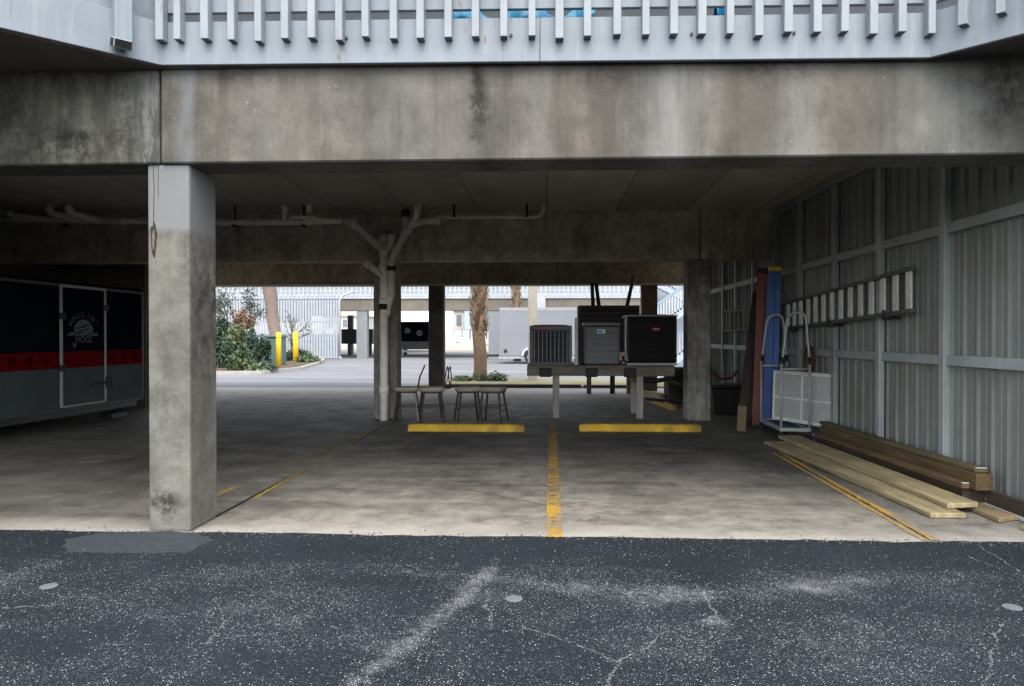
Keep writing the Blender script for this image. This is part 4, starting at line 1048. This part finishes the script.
# scrap in the dark corner behind the right column
b = MB(); P_ = [(ax(713, 15), 15, az(372, 15)), (ax(722, 15), 15.2, az(379, 15)), (ax(733, 15), 15.1, az(378, 15)), (ax(742, 15), 15.4, az(372, 15))]
b.tube(P_, .025, 8); tag(b.build('red_cable', mat('dull_red', (.16, .03, .03), .6), None, base=P_[1]), 'dull red cable draped in the dark corner behind the right column', 'cable')
tb = thing('storage_tub', 'black plastic tub in the dark corner right of the stained column', 'tub', (ax(728, 14.6), 14.6, 0))
x = ax(728, 14.6)
b = MB(); b.prism([(-.32, 0), (.32, 0), (.37, .5), (-.37, .5)], lambda u_, v, a: (x+u_, a, v), 14.3, 14.9); b.build('body', M_black, tb, .02)
MB().bx(x-.4, x+.4, 14.27, 14.93, .505, .56).build('lid', M_blackmetal, tb, .015)
for i, (xx, yy, L, rz, m, z, lb) in enumerate(((ax(651, 18.2), 18.2, 1.2, 1.9, M_pine, .06, 'pale round timber lying under the black condenser'), (ax(676, 16.2), 16.0, 1.5, .3, M_darkw, .05, 'dark timber lying across the scrap near the right column'), (ax(684, 17), 17.2, 1.4, 1.3, M_darkw, .2, 'dark scrap board tilted on the scrap behind the column'), (ax(690, 16.4), 16.6, 1.2, -.5, M_brown, .3, 'brown scrap board on top of the scrap behind the column'))):
    b = MB(); b.box((xx, yy, z+.03), (L, .13, .06 if i else .1), (0, .12*i, rz)); tag(b.build('scrap_timber', m, None, .008, base=(xx, yy, 0)), lb, 'timber', 'scrap timber behind the right column')
sb = MB(); x0, z0 = at(690, 385, 17.5); sb.bx(x0-.5, x0+.5, 17.5, 18.2, 0, .75); tag(sb.build('scrap_crate', M_conc_dk, None, .02, base=(x0, 17.8, 0)), 'dark box behind the scrap timber beside the right column', 'box')

# ================================================================ BEYOND: ISLANDS, PLANTS
M_bed = mat('mulch', (.1, .068, .046), .95, var=.35, scale=5)
M_curb = mat('pale_curb', (.33, .32, .3), .9, var=.1)
bedp = gpts((150, 376), (213, 374.5), (262, 374), (300, 370), (318, 364.5), (324, 361), (316, 358.6), (260, 357), (150, 357))
b = MB(); b.prism([(x, y) for x, y in bedp], lambda u_, v, a: (u_, v, a), -.02, .10); struct(b.build('planting_bed', M_bed))
b = MB()
for p_, q_ in zip(bedp[:7], bedp[1:8]): b.beam((*p_, .05), (*q_, .05), .16, .16)
struct(b.build('kerb', M_curb))
b = MB(); xq = [ax(px, 23) for px in (425, 745)]
b.prism([(xq[0], 21.4), (xq[1], 21.4), (xq[1], 25.0), (xq[0]+.6, 25.0)], lambda u_, v, a: (u_, v, a), -.02, .05)
n = N('sandy_bed'); p = n.pos(); c = n.mix(n.ramp(n.noise(p, 1.2, 5), (.4, 0.), (.6, 1.)), (.22, .19, .14), (.17, .17, .06)); struct(b.build('planting_bed', n.out(c, .95)))
b = MB(); b.bx(ax(440, 21.4), ax(581, 21.4), 21.36, 21.5, 0, .1); b.bx(ax(584, 21.4), ax(640, 21.4), 21.36, 21.48, 0, .09)
tag(b.build('timber_edging', M_darkw, None, .01, base=(0, 21.4, 0)), 'low dark timber edging along the back of the slab', 'edging')
G1 = mat('leaf_dark', (.018, .04, .022), .7); G2 = mat('leaf_mid', (.04, .075, .035), .7); G3 = mat('leaf_light', (.09, .125, .055), .7)
G4 = mat('leaf_olive', (.115, .12, .05), .7); G5 = mat('leaf_rust', (.17, .1, .065), .75); G6 = mat('leaf_bluegreen', (.05, .09, .075), .7)
M_twig = mat('twig', (.1, .08, .065), .9)
def shrub(name, label, px, py, wpx, hpx, mats, n, size, grp=None, seed=1, blobs=None, lean=0):
    x, y = gnd(px, py); s = y/740; w, h = wpx*s, hpx*s
    t = thing(name, label, 'shrub', (x, y, 0), grp); rr = random.Random(seed)
    bl = blobs and [((x+c[0]*w, y+c[1]*w, c[2]*h), (r[0]*w, r[0]*w, r[1]*h)) for c, r in blobs]
    if not bl:
        bl = [((x+rr.uniform(-.3, .3)*w, y+rr.uniform(-.2, .2)*w, h*rr.uniform(.2, .75)), (w*.24, w*.24, h*.22)) for _ in range(9)]
    b = MB(); leaves(b, n, bl, size, len(mats), 2.4, seed); b.build('foliage', mats, t)
    b = MB()
    for c, r in bl[:9]: b.tube([(x+rr.uniform(-.1, .1)*w, y, .02), ((x+c[0])/2, (y+c[1])/2, c[2]*.55), (c[0], c[1], c[2]+r[2]*.5)], [.035, .025, .008], 6)
    b.build('stem', M_twig, t); return t
shrub('shrub', 'tall dark evergreen shrub at the left edge of the planting bed', 222, 370, 36, 62, [G1, G1, G2], 2600, .12, 'shrubs in the left planting bed', 1,
      [((-.2, 0, .3), (.35, .3)), ((.1, 0, .45), (.3, .2)), ((-.1, .1, .7), (.25, .14)), ((.25, 0, .25), (.3, .25)), ((-.3, 0, .6), (.18, .12))])
shrub('shrub', 'olive green shrub in front of the planting bed', 237, 372.5, 30, 58, [G2, G3, G4], 3000, .1, 'shrubs in the left planting bed', 2,
      [((0, 0, .3), (.38, .28)), ((-.1, 0, .55), (.3, .2)), ((.15, -.1, .2), (.35, .18)), ((.05, 0, .7), (.22, .12))])
shrub('shrub', 'upper shrub tuft with rust coloured dying leaves', 243, 370, 26, 64, [G5, G4, G5], 700, .11, 'shrubs in the left planting bed', 3,
      [((0, 0, .82), (.36, .13)), ((.2, 0, .74), (.3, .1)), ((-.2, 0, .7), (.3, .08))])
shrub('shrub', 'dark green shrub beside the green utility box', 257, 371, 28, 40, [G1, G2, G6], 2400, .11, 'shrubs in the left planting bed', 4,
      [((0, 0, .4), (.4, .35)), ((.2, .1, .6), (.25, .25)), ((-.2, 0, .75), (.22, .2)), ((.3, -.1, .15), (.3, .14)), ((.0, -.2, .14), (.4, .13))])
x, y = gnd(236, 368); t = thing('bare_shrub', 'sparse thin shrub reaching highest against the white screen', 'shrub', (x, y, 0))
def twiggy(t, x, y, h, spread, seed, lm, nleaf):
    rr = random.Random(seed); b = MB(); tips = []
    def grow(p, d, L, r, k):
        q = p+d*L; b.tube([p, (p+q)/2+Vector((rr.gauss(0, .03), rr.gauss(0, .03), 0)), q], [r, r*.85, r*.7], 5); tips.append(q); tips.append((p+q)/2)
        if k:
            for _ in range(rr.choice((2, 2, 3))):
                d2 = (d+Vector((rr.gauss(0, spread), rr.gauss(0, spread), rr.gauss(.1, .15)))).normalized(); grow(q, d2, L*rr.uniform(.55, .8), r*.65, k-1)
    for _ in range(3): grow(Vector((x+rr.gauss(0, .1), y, .02)), Vector((rr.gauss(0, .2), rr.gauss(0, .2), 1)).normalized(), h*.36, .05, 4)
    b.build('stem', M_twig, t)
    b = MB(); leaves(b, nleaf, [(tuple(q), (.32, .3, .22)) for q in tips[len(tips)//4:]], .08, len(lm), 2.6, seed); b.build('foliage', lm, t)
twiggy(t, x, y, 3.9, .38, 5, [G1, G2, G6], 1100)
x, y = gnd(291, 362); t = thing('bare_shrub', 'leafless dark twiggy shrub between the yellow bollards', 'shrub', (x, y, 0)); twiggy(t, x, y, 2.7, .5, 9, [G1, G2], 60)
shrub('low_shrub', 'low green shrub at the foot of the far bollard', 297, 362.5, 30, 14, [G1, G2, G3], 1500, .1, 'low shrubs in the left bed', 11, [((-.2, 0, .4), (.3, .4)), ((.15, 0, .5), (.3, .45)), ((.4, .1, .25), (.22, .25))])
shrub('low_shrub', 'low spreading green plant at the tip of the left bed', 308, 364, 22, 9, [G2, G3, G1], 900, .09, 'low shrubs in the left bed', 12, [((-.2, 0, .4), (.35, .4)), ((.25, 0, .3), (.3, .3))])
shrub('low_shrub', 'low pale green plant below the green utility box', 262, 373, 26, 12, [G2, G6, G3], 900, .09, 'low shrubs in the left bed', 13, [((-.2, 0, .4), (.35, .4)), ((.25, 0, .4), (.3, .4))])
for i, (px, w, lb) in enumerate(((463, 15, 'low grey green clump left of the palm trunk'), (484, 14, 'low green clump at the foot of the palm trunk'), (497, 17, 'tallest grey green clump right of the palm trunk'))):
    shrub('palm_bed_shrub', lb, px, 382.5, w, (7, 7, 10)[i], [G2, G6, G3], 700, .07, 'clumps round the palm', 21+i, [((-.15, 0, .45), (.4, .45)), ((.25, 0, .4), (.35, .4))])
# leaning palm trunk behind the bed and the palm by the slab
def palm(label, base, top_, r0, r1, boots, seed, mtr, dense=90):
    t = thing('palm_tree', label, 'palm tree', base)
    rr = random.Random(seed); B0, T_ = Vector(base), Vector(top_)
    pts = [B0.lerp(T_, i/14)+Vector((.04*sin(i*.9), .03*cos(i*1.1), 0)) for i in range(15)]
    rads = [r0+(r1-r0)*(i/14)+rr.uniform(-.008, .008) for i in range(15)]; rads[0] = r0*1.25
    b = MB(); b.tube(pts, rads, 14)
    tk = b.build('trunk', mtr, t)
    b = MB()
    if boots:
        for i in range(dense):
            f = boots+(1-boots)*i/dense; k = f*14; p_ = B0.lerp(T_, f); a = i*2.4+rr.uniform(-.3, .3)
            rad = r0+(r1-r0)*f; o = Vector((cos(a), sin(a), 0)); L = rr.uniform(.2, .38)
            s_ = p_+o*(rad*.85); e_ = p_+o*(rad+rr.uniform(.07, .16))+Vector((0, 0, L))
            side = Vector((-o.y, o.x, 0))*.07
            m = i % 2
            tip = side*.35
            b.bm.verts.ensure_lookup_table()
            b.face([s_-side, s_+side, e_+tip, e_-tip], m); b.face([s_-side+o*.04-Vector((0, 0, .05)), s_+side+o*.04-Vector((0, 0, .05)), e_+tip+o*.015, e_-tip+o*.015], m)
            b.face([s_-side, s_-side+o*.04-Vector((0, 0, .05)), e_-tip+o*.015, e_-tip], m); b.face([s_+side, s_+side+o*.04-Vector((0, 0, .05)), e_+tip+o*.015, e_+tip], m)
        b.build('boot_stubs', [mat('palm_boot', (.27, .185, .125), .9, var=.25), mat('palm_boot_dark', (.11, .072, .05), .9, var=.25)], tk)
    b = MB()
    for i in range(26):
        a = i*2.399; el = rr.uniform(-.3, .9); o = Vector((cos(a), sin(a), 0)); P_ = [T_+(o*cos(el)*s+Vector((0, 0, sin(el)*s-.28*s*s))) for s in (0, .5, 1., 1.5, 1.9)]
        b.tube(P_[:3], .018, 4, 0)
        for j in range(16):
            s = .7+1.2*j/16; p_ = T_+(o*cos(el)*s+Vector((0, 0, sin(el)*s-.28*s*s))); sd = Vector((-o.y, o.x, 0))
            for g in (-1, 1):
                q = p_+sd*g*rr.uniform(.35, .6)+o*.25+Vector((0, 0, -.2)); b.face([p_, p_+o*.05, q], 1)
    b.build('crown', [G4, G2], t); return t
n = N('palm_bark'); o = n.obj(); v = n.map(o, (3, 3, 14)); f = n.noise(v, 2, 5, .65)
M_bark = n.out(n.mix(n.ramp(f, (.35, 0.), (.65, 1.)), (.085, .058, .04), (.2, .138, .095)), .95); n.bump(f, .6, .03)
x, y = gnd(479.5, 381.5); xt, zt_ = at(478.5, 262, y)
palm('shaggy palm trunk with leaf stubs rising from the sandy bed', (x, y, 0), (xt, y+.1, 5.2), .225, .2, .3, 4, M_bark, 130)
xq, yq = gnd(283, 366); xa, za = at(273, 296, yq+4); 
palm('smooth grey palm trunk leaning left behind the yellow bollards', (ax(279.5, yq+4), yq+4, .05), (ax(271.5, yq+4)-.45, yq+4, 6.4), .26, .44, 0, 5, mat('grey_bark', (.2, .15, .13), .95, var=.2, scale=3, stretch=(1, 1, 4)))
palm('distant small palm in front of the far deck', (ax(517, 44), 44, 0), (ax(515, 44), 44.2, 6.2), .2, .24, .5, 6, M_bark, 60)
# utility box
x, y = gnd(268.5, 366.5, .1); y += 1.2; x = ax(268.5, y); ub = thing('utility_box', 'green metal utility box behind the yellow bollard', 'utility box', (x, y, .1))
bw = 14*y/740/2; hz_ = az(335, y)
MB().bx(x-bw, x+bw, y+.3, y+1.5, .1, hz_-.12).build('cabinet', mat('utility_green', (.07, .125, .115), .6, var=.1), ub, .03)
MB().bx(x-bw-.05, x+bw+.05, y+.22, y+1.55, hz_-.118, hz_).build('lid', mat('utility_green', (.07, .125, .115), .6), ub, .03)
MB().bx(x-.02, x+.02, y+.275, y+.305, .6, 1.0).build('handle', M_blackmetal, ub)
# bollards
for px, py, top_, lb in ((278.7, 368.8, 332, 'nearer yellow steel bollard in front of the green utility box'), (295.7, 364, 331.5, 'farther yellow bollard by the leafless shrub')):
    x, y = gnd(px, py); h = az(top_, y); r = 5.3*y/740/2
    bo = thing('bollard', lb, 'bollard', (x, y, 0), 'yellow bollards by the planting bed')
    MB().tube([(x, y, 0), (x, y, h-.06), (x, y, h-.02), (x, y, h)], [r, r, r*.9, r*.55], 20).build('pipe', M_bollard, bo)
    b = MB(); b.tube([(x, y, h*.85), (x, y, h*.85+.03)], r*1.04, 20); b.build('band', mat('bollard_band', (.5, .3, .02), .5), bo)

# ================================================================ FAR BUILDING
YF = 49.
fb = thing('stilt_building', 'far building on concrete posts with long white deck railing', 'building', (-8, YF, 0))
z0, z1, z2 = az(310.5, YF), az(298, YF), az(284, YF)
FX0, FX1 = -34, ax(652, YF)
MB().bx(FX0, FX1, YF, YF+.6, z0, z1-.02).build('beam', M_conc_far, fb, .02)
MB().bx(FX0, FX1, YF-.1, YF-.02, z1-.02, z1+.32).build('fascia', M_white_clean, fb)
MB().bx(FX0, FX1, YF-.02, YF+14, z1-.02, z1+.2).build('deck', mat('far_deck', (.16, .145, .125), .9), fb)
b = MB(); b.bx(FX0, FX1, YF-.08, YF-.03, z1+.45, z1+.56); b.bx(FX0, FX1, YF-.08, YF-.03, z1+1.35, z1+1.45)
x = FX0
while x < FX1: b.bx(x-.055, x+.055, YF-.13, YF-.081, z1+.12, z1+1.45); x += .3
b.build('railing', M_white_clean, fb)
MB().bx(FX0, FX1, YF+2.2, YF+2.4, z1+.2, 9).build('upper_wall', mat('far_siding', (.3, .32, .34), .8), fb)
MB().bx(FX0, FX1, YF-.5, YF+16, 9.01, 9.4).build('roof', mat('far_roof', (.15, .15, .15), .9), fb)
M_fcol = mat('far_grey_column', (.2, .215, .225), .9, var=.1)
for px in (362.5, 436, 494, 560, 630, 217, 180):
    xx = ax(px, YF+.2); w = .36
    MB().bx(xx-w, xx+w, YF+.05, YF+.55, 0, z0-.002).build('column', M_fcol, fb)
for px in (350, 436, 505): xx = ax(px, 60); MB().bx(xx-.2, xx+.2, 60, 60.4, -.04, z0).build('column', M_fcol, fb)
MB().bx(ax(537, YF-.2), ax(545.5, YF-.2), YF-.35, YF-.14, z0-.05, z1+.1).build('trim_post', M_white_clean, fb)
# slatted screen closing the near bay of the far building
YS = 47.6
sw = thing('slatted_screen', 'tall white vertical slat screen enclosing the left bay of the far building', 'screen', (ax(280, YS), YS, 0))
sx0, sx1 = ax(222, YS), ax(338, YS); zt_ = az(298.5, YS)
M_scr = white_paint('screen_paint', (.3, .33, .372), 0)
zlo, zhi = az(337, YS), az(315, YS)
b = MB(); w = (sx1-sx0)/42
for i in range(42):
    xx = sx0+w*i
    b.bx(xx+.018, xx+w-.018, YS, YS+.03, .05, zt_)
b.build('slats', M_scr, sw)
b = MB()
for z in (.12, zt_*.34, zt_*.62, zt_-.1): b.bx(sx0, sx1, YS+.035, YS+.09, z-.07, z+.07)
b.bx(sx0-.02, sx1+.02, YS-.04, YS+.09, zt_+.002, zt_+.09); b.build('rail', M_scr, sw)
b = MB(); b.bx(sx0, ax(240, YS), YS+.1, YS+.12, .1, zt_-.01); b.bx(ax(240, YS)+.003, ax(312, YS), YS+.1, YS+.12, az(322, YS), zt_-.01); b.bx(ax(240, YS)+.003, sx1, YS+.1, YS+.12, .1, az(334, YS)); b.bx(ax(312, YS)+.003, sx1, YS+.1, YS+.12, az(316, YS), zt_-.01)
b.build('backing', mat('screen_backing', (.18, .205, .235), .8), sw)
b = MB(); b.tube([(sx1+.12, YS-.08, .1), (sx1+.12, YS-.08, zt_-.1), (sx1+.35, YS-.02, zt_+.25), (sx1+.9, YS+.6, zt_+.5)], .08, 8); b.tube([(sx1+.12, YS-.08, .12), (sx1+.3, YS-.3, .06)], .08, 8); b.build('drain_pipe', M_white_clean, sw)
# beige post on the sandy bed
Yq = 24.0
tag(MB().bx(ax(528, Yq), ax(537, Yq), Yq, Yq+.3, 0, 5.5).build('concrete_post', M_conc_post, None, .015, base=(ax(532, Yq), Yq, 0)), 'beige concrete post on the sandy bed before the grey trailer', 'post')
# black boxes on legs
Ym = 57.
bxm = thing('box_stand', 'pair of black boxes on short posts under the far building', 'boxes', (ax(357, Ym), Ym, 0))
for a, c in ((341, 356), (358.5, 372.5)):
    MB().bx(ax(a, Ym), ax(c, Ym), Ym, Ym+.7, az(344, Ym), az(329, Ym)).build('box', M_blackmetal, bxm, .05)
for px in (348.5, 369.5): MB().bx(ax(px-1.2, Ym), ax(px+1.2, Ym), Ym+.2, Ym+.4, 0, az(344, Ym)-.002).build('leg', mat('dark_post', (.05, .05, .05), .8), bxm)

# ================================================================ GREY AND DARK TRAILERS
Yt = 40.
gt = thing('cargo_trailer', 'long plain light grey enclosed trailer parked across the road', 'trailer', (1, Yt, 0))
gx0, gx1 = ax(499, Yt), ax(650, Yt); gz0, gz1 = az(358.5, Yt), az(307.5, Yt)
M_tw = mat('trailer_grey_white', (.16, .167, .183), .45, var=.05, scale=1)
MB().bx(gx0, gx1, Yt, Yt+2.2, gz0+.1, gz1).build('body', M_tw, gt, .06, seg=2)
MB().bx(gx0-.02, gx1+.02, Yt-.02, Yt+2.2, gz0, gz0+.098).build('sill_trim', M_rim, gt)
MB().bx(gx0+.05, gx1, Yt-.012, Yt-.001, gz1-.16, gz1-.1).build('top_trim', M_rim, gt)
xw = ax(531, Yt)
for dx in (0, .95): wheel(gt, 0, 0, .01) if False else None
for dx in (0, .95):
    for yy in (Yt+.05, Yt+2.1):
        t_ = MB(); t_.tube([(xw+dx, yy-.1, .36), (xw+dx, yy+.12, .36)], .36, 20); wt = t_.build('wheel', M_black, gt)
        t_ = MB(); t_.tube([(xw+dx, yy-.115, .36), (xw+dx, yy-.08, .36)], .2, 14); t_.build('rim', M_rim, wt)
b = MB(); arc_ = [(xw-.55+0*i, 0) for i in range(1)]
pf = [(xw-.5, .45), (xw-.42, .72), (xw-.2, .86), (xw+1.15, .86), (xw+1.37, .72), (xw+1.45, .45), (xw+1.38, .45), (xw+1.3, .68), (xw+1.12, .79), (xw-.17, .79), (xw-.35, .68), (xw-.43, .45)]
b.prism(pf, lambda u_, v, a: (u_, a, v), Yt-.22, Yt-.005); b.build('fender', M_whitel, gt)
b = MB(); xx, zz = at(505.5, 351, Yt); b.tube([(xx, Yt-.02, zz), (xx, Yt-.001, zz)], .1, 16); b.build('vent_cap', M_black, gt)
b = MB(); b.bx(gx0-1.4, gx0, Yt+.9, Yt+1.2, .35, .48); b.build('tongue', M_blackmetal, gt)
Yd = 57.5
dtm = thing('dark_trailer', 'small black cargo trailer with two round emblems on its rear', 'trailer', (ax(418, Yd), Yd, 0))
x0, x1 = ax(398.5, Yd), ax(434, Yd)
MB().bx(x0, x1, Yd, Yd+4, az(341.5, Yd), az(321.5, Yd)).build('body', M_navy, dtm, .12, seg=2)
MB().bx(x0+.1, x1-.1, Yd-.02, Yd+3.9, az(349.5, Yd), az(341.5, Yd)-.01).build('lower_panel', mat('dull_grey_panel', (.1, .1, .1), .6), dtm)
MB().bx(x0+.15, x1-.05, Yd-.12, Yd+.1, az(352.5, Yd), az(350.2, Yd)).build('bumper', M_whitel, dtm)
for px, py, r in ((407.5, 330.5, 3), (419.5, 333, 3.4)):
    xx, zz = at(px, py, Yd); s = Yd/740; b = MB()
    for k in range(7): a = k*2*pi/7; b.tube([(xx+cos(a)*r*s*.55, Yd-.012, zz+sin(a)*r*s*.5), (xx+cos(a)*r*s*.55, Yd-.002, zz+sin(a)*r*s*.5)], r*s*.42, 9)
    b.build('emblem', mat('grey_emblem', (.35, .36, .38), .6), dtm)
for xx in (x0+.15, x1-.15):
    b = MB(); b.tube([(xx-.12, Yd+2, .34), (xx+.12, Yd+2, .34)], .34, 18); b.build('wheel', M_black, dtm)
b = MB(); b.bx(x0-.05, x0+.25, Yd-.05, Yd+.25, .1, .5); b.build('tail_lamp', M_blackmetal, dtm, .02)

# ================================================================ STAIRCASE AT RIGHT
Yst = 30.
sg = thing('white_staircase', 'white outdoor staircase with baluster railings seen past the right column', 'staircase', (ax(675, Yst), Yst, 0))
def flight(mbs, p0, p1, depth):
    (xa, za), (xb, zb_) = p0, p1
    b = MB(); b.beam((xa, Yst+depth, za), (xb, Yst+depth, zb_), .06, .3); b.build('stringer', mat('stair_blue_white', (.3, .35, .41), .6), sg)
    b = MB(); b.beam((xa, Yst+depth, za+1.0), (xb, Yst+depth, zb_+1.0), .1, .08)
    b.build('handrail', mat('stair_blue', (.2, .3, .42), .6), sg)
    b = MB(); k = 14
    for i in range(k+1): t = i/k; xx = xa+(xb-xa)*t; zz = za+(zb_-za)*t; b.bx(xx-.035, xx+.035, Yst+depth-.03, Yst+depth+.03, zz+.1, zz+.97)
    b.build('baluster_row', M_white_clean, sg)
    b = MB(); k = 12
    for i in range(k): t = (i+.5)/k; xx = xa+(xb-xa)*t; zz = za+(zb_-za)*t; b.bx(xx-.16, xx+.16, Yst+depth+.04, Yst+depth+1.1, zz-.02, zz+.03)
    b.build('tread_row', mat('stair_tread', (.3, .32, .34), .8), sg)
A1 = at(655, 331, Yst); B1 = at(695, 302, Yst); flight(None, A1, B1, 0)
A2 = at(655, 296, Yst+2); B2 = at(695, 325-8, Yst+2); flight(None, (A2[0], A2[1]+.6), (B2[0], B2[1]+.6), 2)
A3 = at(650, 372, Yst); B3 = at(695, 338, Yst); flight(None, (A3[0], A3[1]-.4), (B3[0], B3[1]-.4), .6)
MB().bx(ax(655, Yst+3.6), ax(720, Yst+3.6), Yst+3.6, Yst+3.8, 0, 9).build('back_wall', mat('stair_wall', (.2, .23, .26), .7), sg)
# beach houses beyond the dune
for i, (px, w, h, lb, cl) in enumerate(((488, 8, 7, 'pale blue beach house on stilts beyond the dune', (.5, .6, .66)), (470, 6, 6, 'small cream beach house beyond the dune', (.7, .66, .6)), (506, 6, 7.5, 'pale blue house right of the palm beyond the dune', (.45, .58, .7)), (345, 9, 5.5, 'low pale house beyond the dune at the left', (.66, .66, .64)))):
    Yh = 125+8*i; x = ax(px, Yh); hs = thing('beach_house', lb, 'house', (x, Yh, 0), 'houses beyond the dune')
    MB().bx(x-w/2, x+w/2, Yh, Yh+7, 2.6, h).build('wall', mat('house_%d' % i, tuple(q*.6 for q in cl), .8), hs)
    b = MB(); b.prism([(-w/2-.4, h), (w/2+.4, h), (0, h+1.8)], lambda u_, v, a: (x+u_, a, v), Yh-.4, Yh+7.4); b.build('roof', mat('house_roof', (.3, .3, .31), .8), hs)
    for k in range(5): MB().bx(x-w/2+w*k/4-.15, x-w/2+w*k/4+.15, Yh+.1, Yh+.4, -.04, 2.6).build('stilt', M_white_clean, hs)
    for k in range(3): xx = x-w/2+w*(k+.5)/3; MB().bx(xx-.45, xx+.45, Yh-.03, Yh+.02, 3.3, h-.7).build('window', mat('house_glass', (.1, .14, .17), .2), hs)
b = MB(); rr = random.Random(8)     # driftwood branches on the dune foot
for i, (px, py) in enumerate(((463, 340), (500, 341), (478, 336))):
    x, y = gnd(px, py+9); b = MB()
    for k in range(5): b.tube([(x+rr.uniform(-1.6, 1.6), y, .05+.2*k/5), (x+rr.uniform(-1.6, 1.6), y+.3, .5+rr.uniform(0, .5))], .05, 5)
    tag(b.build('driftwood', M_twig, None, base=(x, y, 0)), ('grey branch pile on the sand left of the palm trunk', 'grey branch pile on the sand right of the palm trunk', 'grey branch pile on the sand just behind the palm trunk')[i], 'branches', 'branches on the sand')
# caps set in the asphalt
for px, py, lb in ((49, 587, 'pale round cap in the asphalt at the far left'), (514, 599.5, 'pale round cap in the asphalt below the centre line'), (1012, 608, 'pale round cap in the asphalt at the right edge')):
    x, y = gnd(px, py); b = MB(); b.tube([(x, y, .0), (x, y, .007), (x, y, .009)], [.05, .05, .045], 24)
    tag(b.build('ground_cap', mat('cap_metal', (.1, .11, .12), .9, .0, var=.1, scale=20), None, base=(x, y, 0)), lb, 'ground cap', 'caps in the asphalt')

# ================================================================ LIGHT
w = bpy.data.worlds.new('World'); sc.world = w; w.use_nodes = True
nt = w.node_tree; bg = nt.nodes['Background']
sky = nt.nodes.new('ShaderNodeTexSky'); sky.sky_type = 'NISHITA'; sky.sun_disc = False
SUN_EL, SUN_AZ = radians(57), radians(172)
sky.sun_elevation = SUN_EL; sky.sun_rotation = SUN_AZ; sky.altitude = 0; sky.air_density = 1.0; sky.dust_density = 1.5; sky.ozone_density = 1.0
hs = nt.nodes.new('ShaderNodeHueSaturation'); hs.inputs['Saturation'].default_value = .36
nt.links.new(sky.outputs[0], hs.inputs['Color']); nt.links.new(hs.outputs[0], bg.inputs[0]); bg.inputs[1].default_value = .15
sd = bpy.data.lights.new('sun', 'SUN'); so = bpy.data.objects.new('sun', sd); col.objects.link(so)
sd.energy = 1.2; sd.angle = radians(60); sd.color = (1, .92, .8)
dirv = Vector((sin(SUN_AZ)*cos(SUN_EL), cos(SUN_AZ)*cos(SUN_EL), sin(SUN_EL)))
so.rotation_euler = dirv.to_track_quat('Z', 'Y').to_euler(); so.location = (0, -20, 30)
vs = sc.view_settings; sc.display_settings.display_device = 'sRGB'
vs.view_transform = 'Standard'; vs.look = 'None'; vs.gamma = 1; vs.use_curve_mapping = False; vs.exposure = 1.88
cy = sc.cycles; cy.max_bounces = 10; cy.diffuse_bounces = 8; cy.glossy_bounces = 3; cy.transmission_bounces = 2
cy.use_denoising = True; cy.caustics_reflective = False; cy.caustics_refractive = False
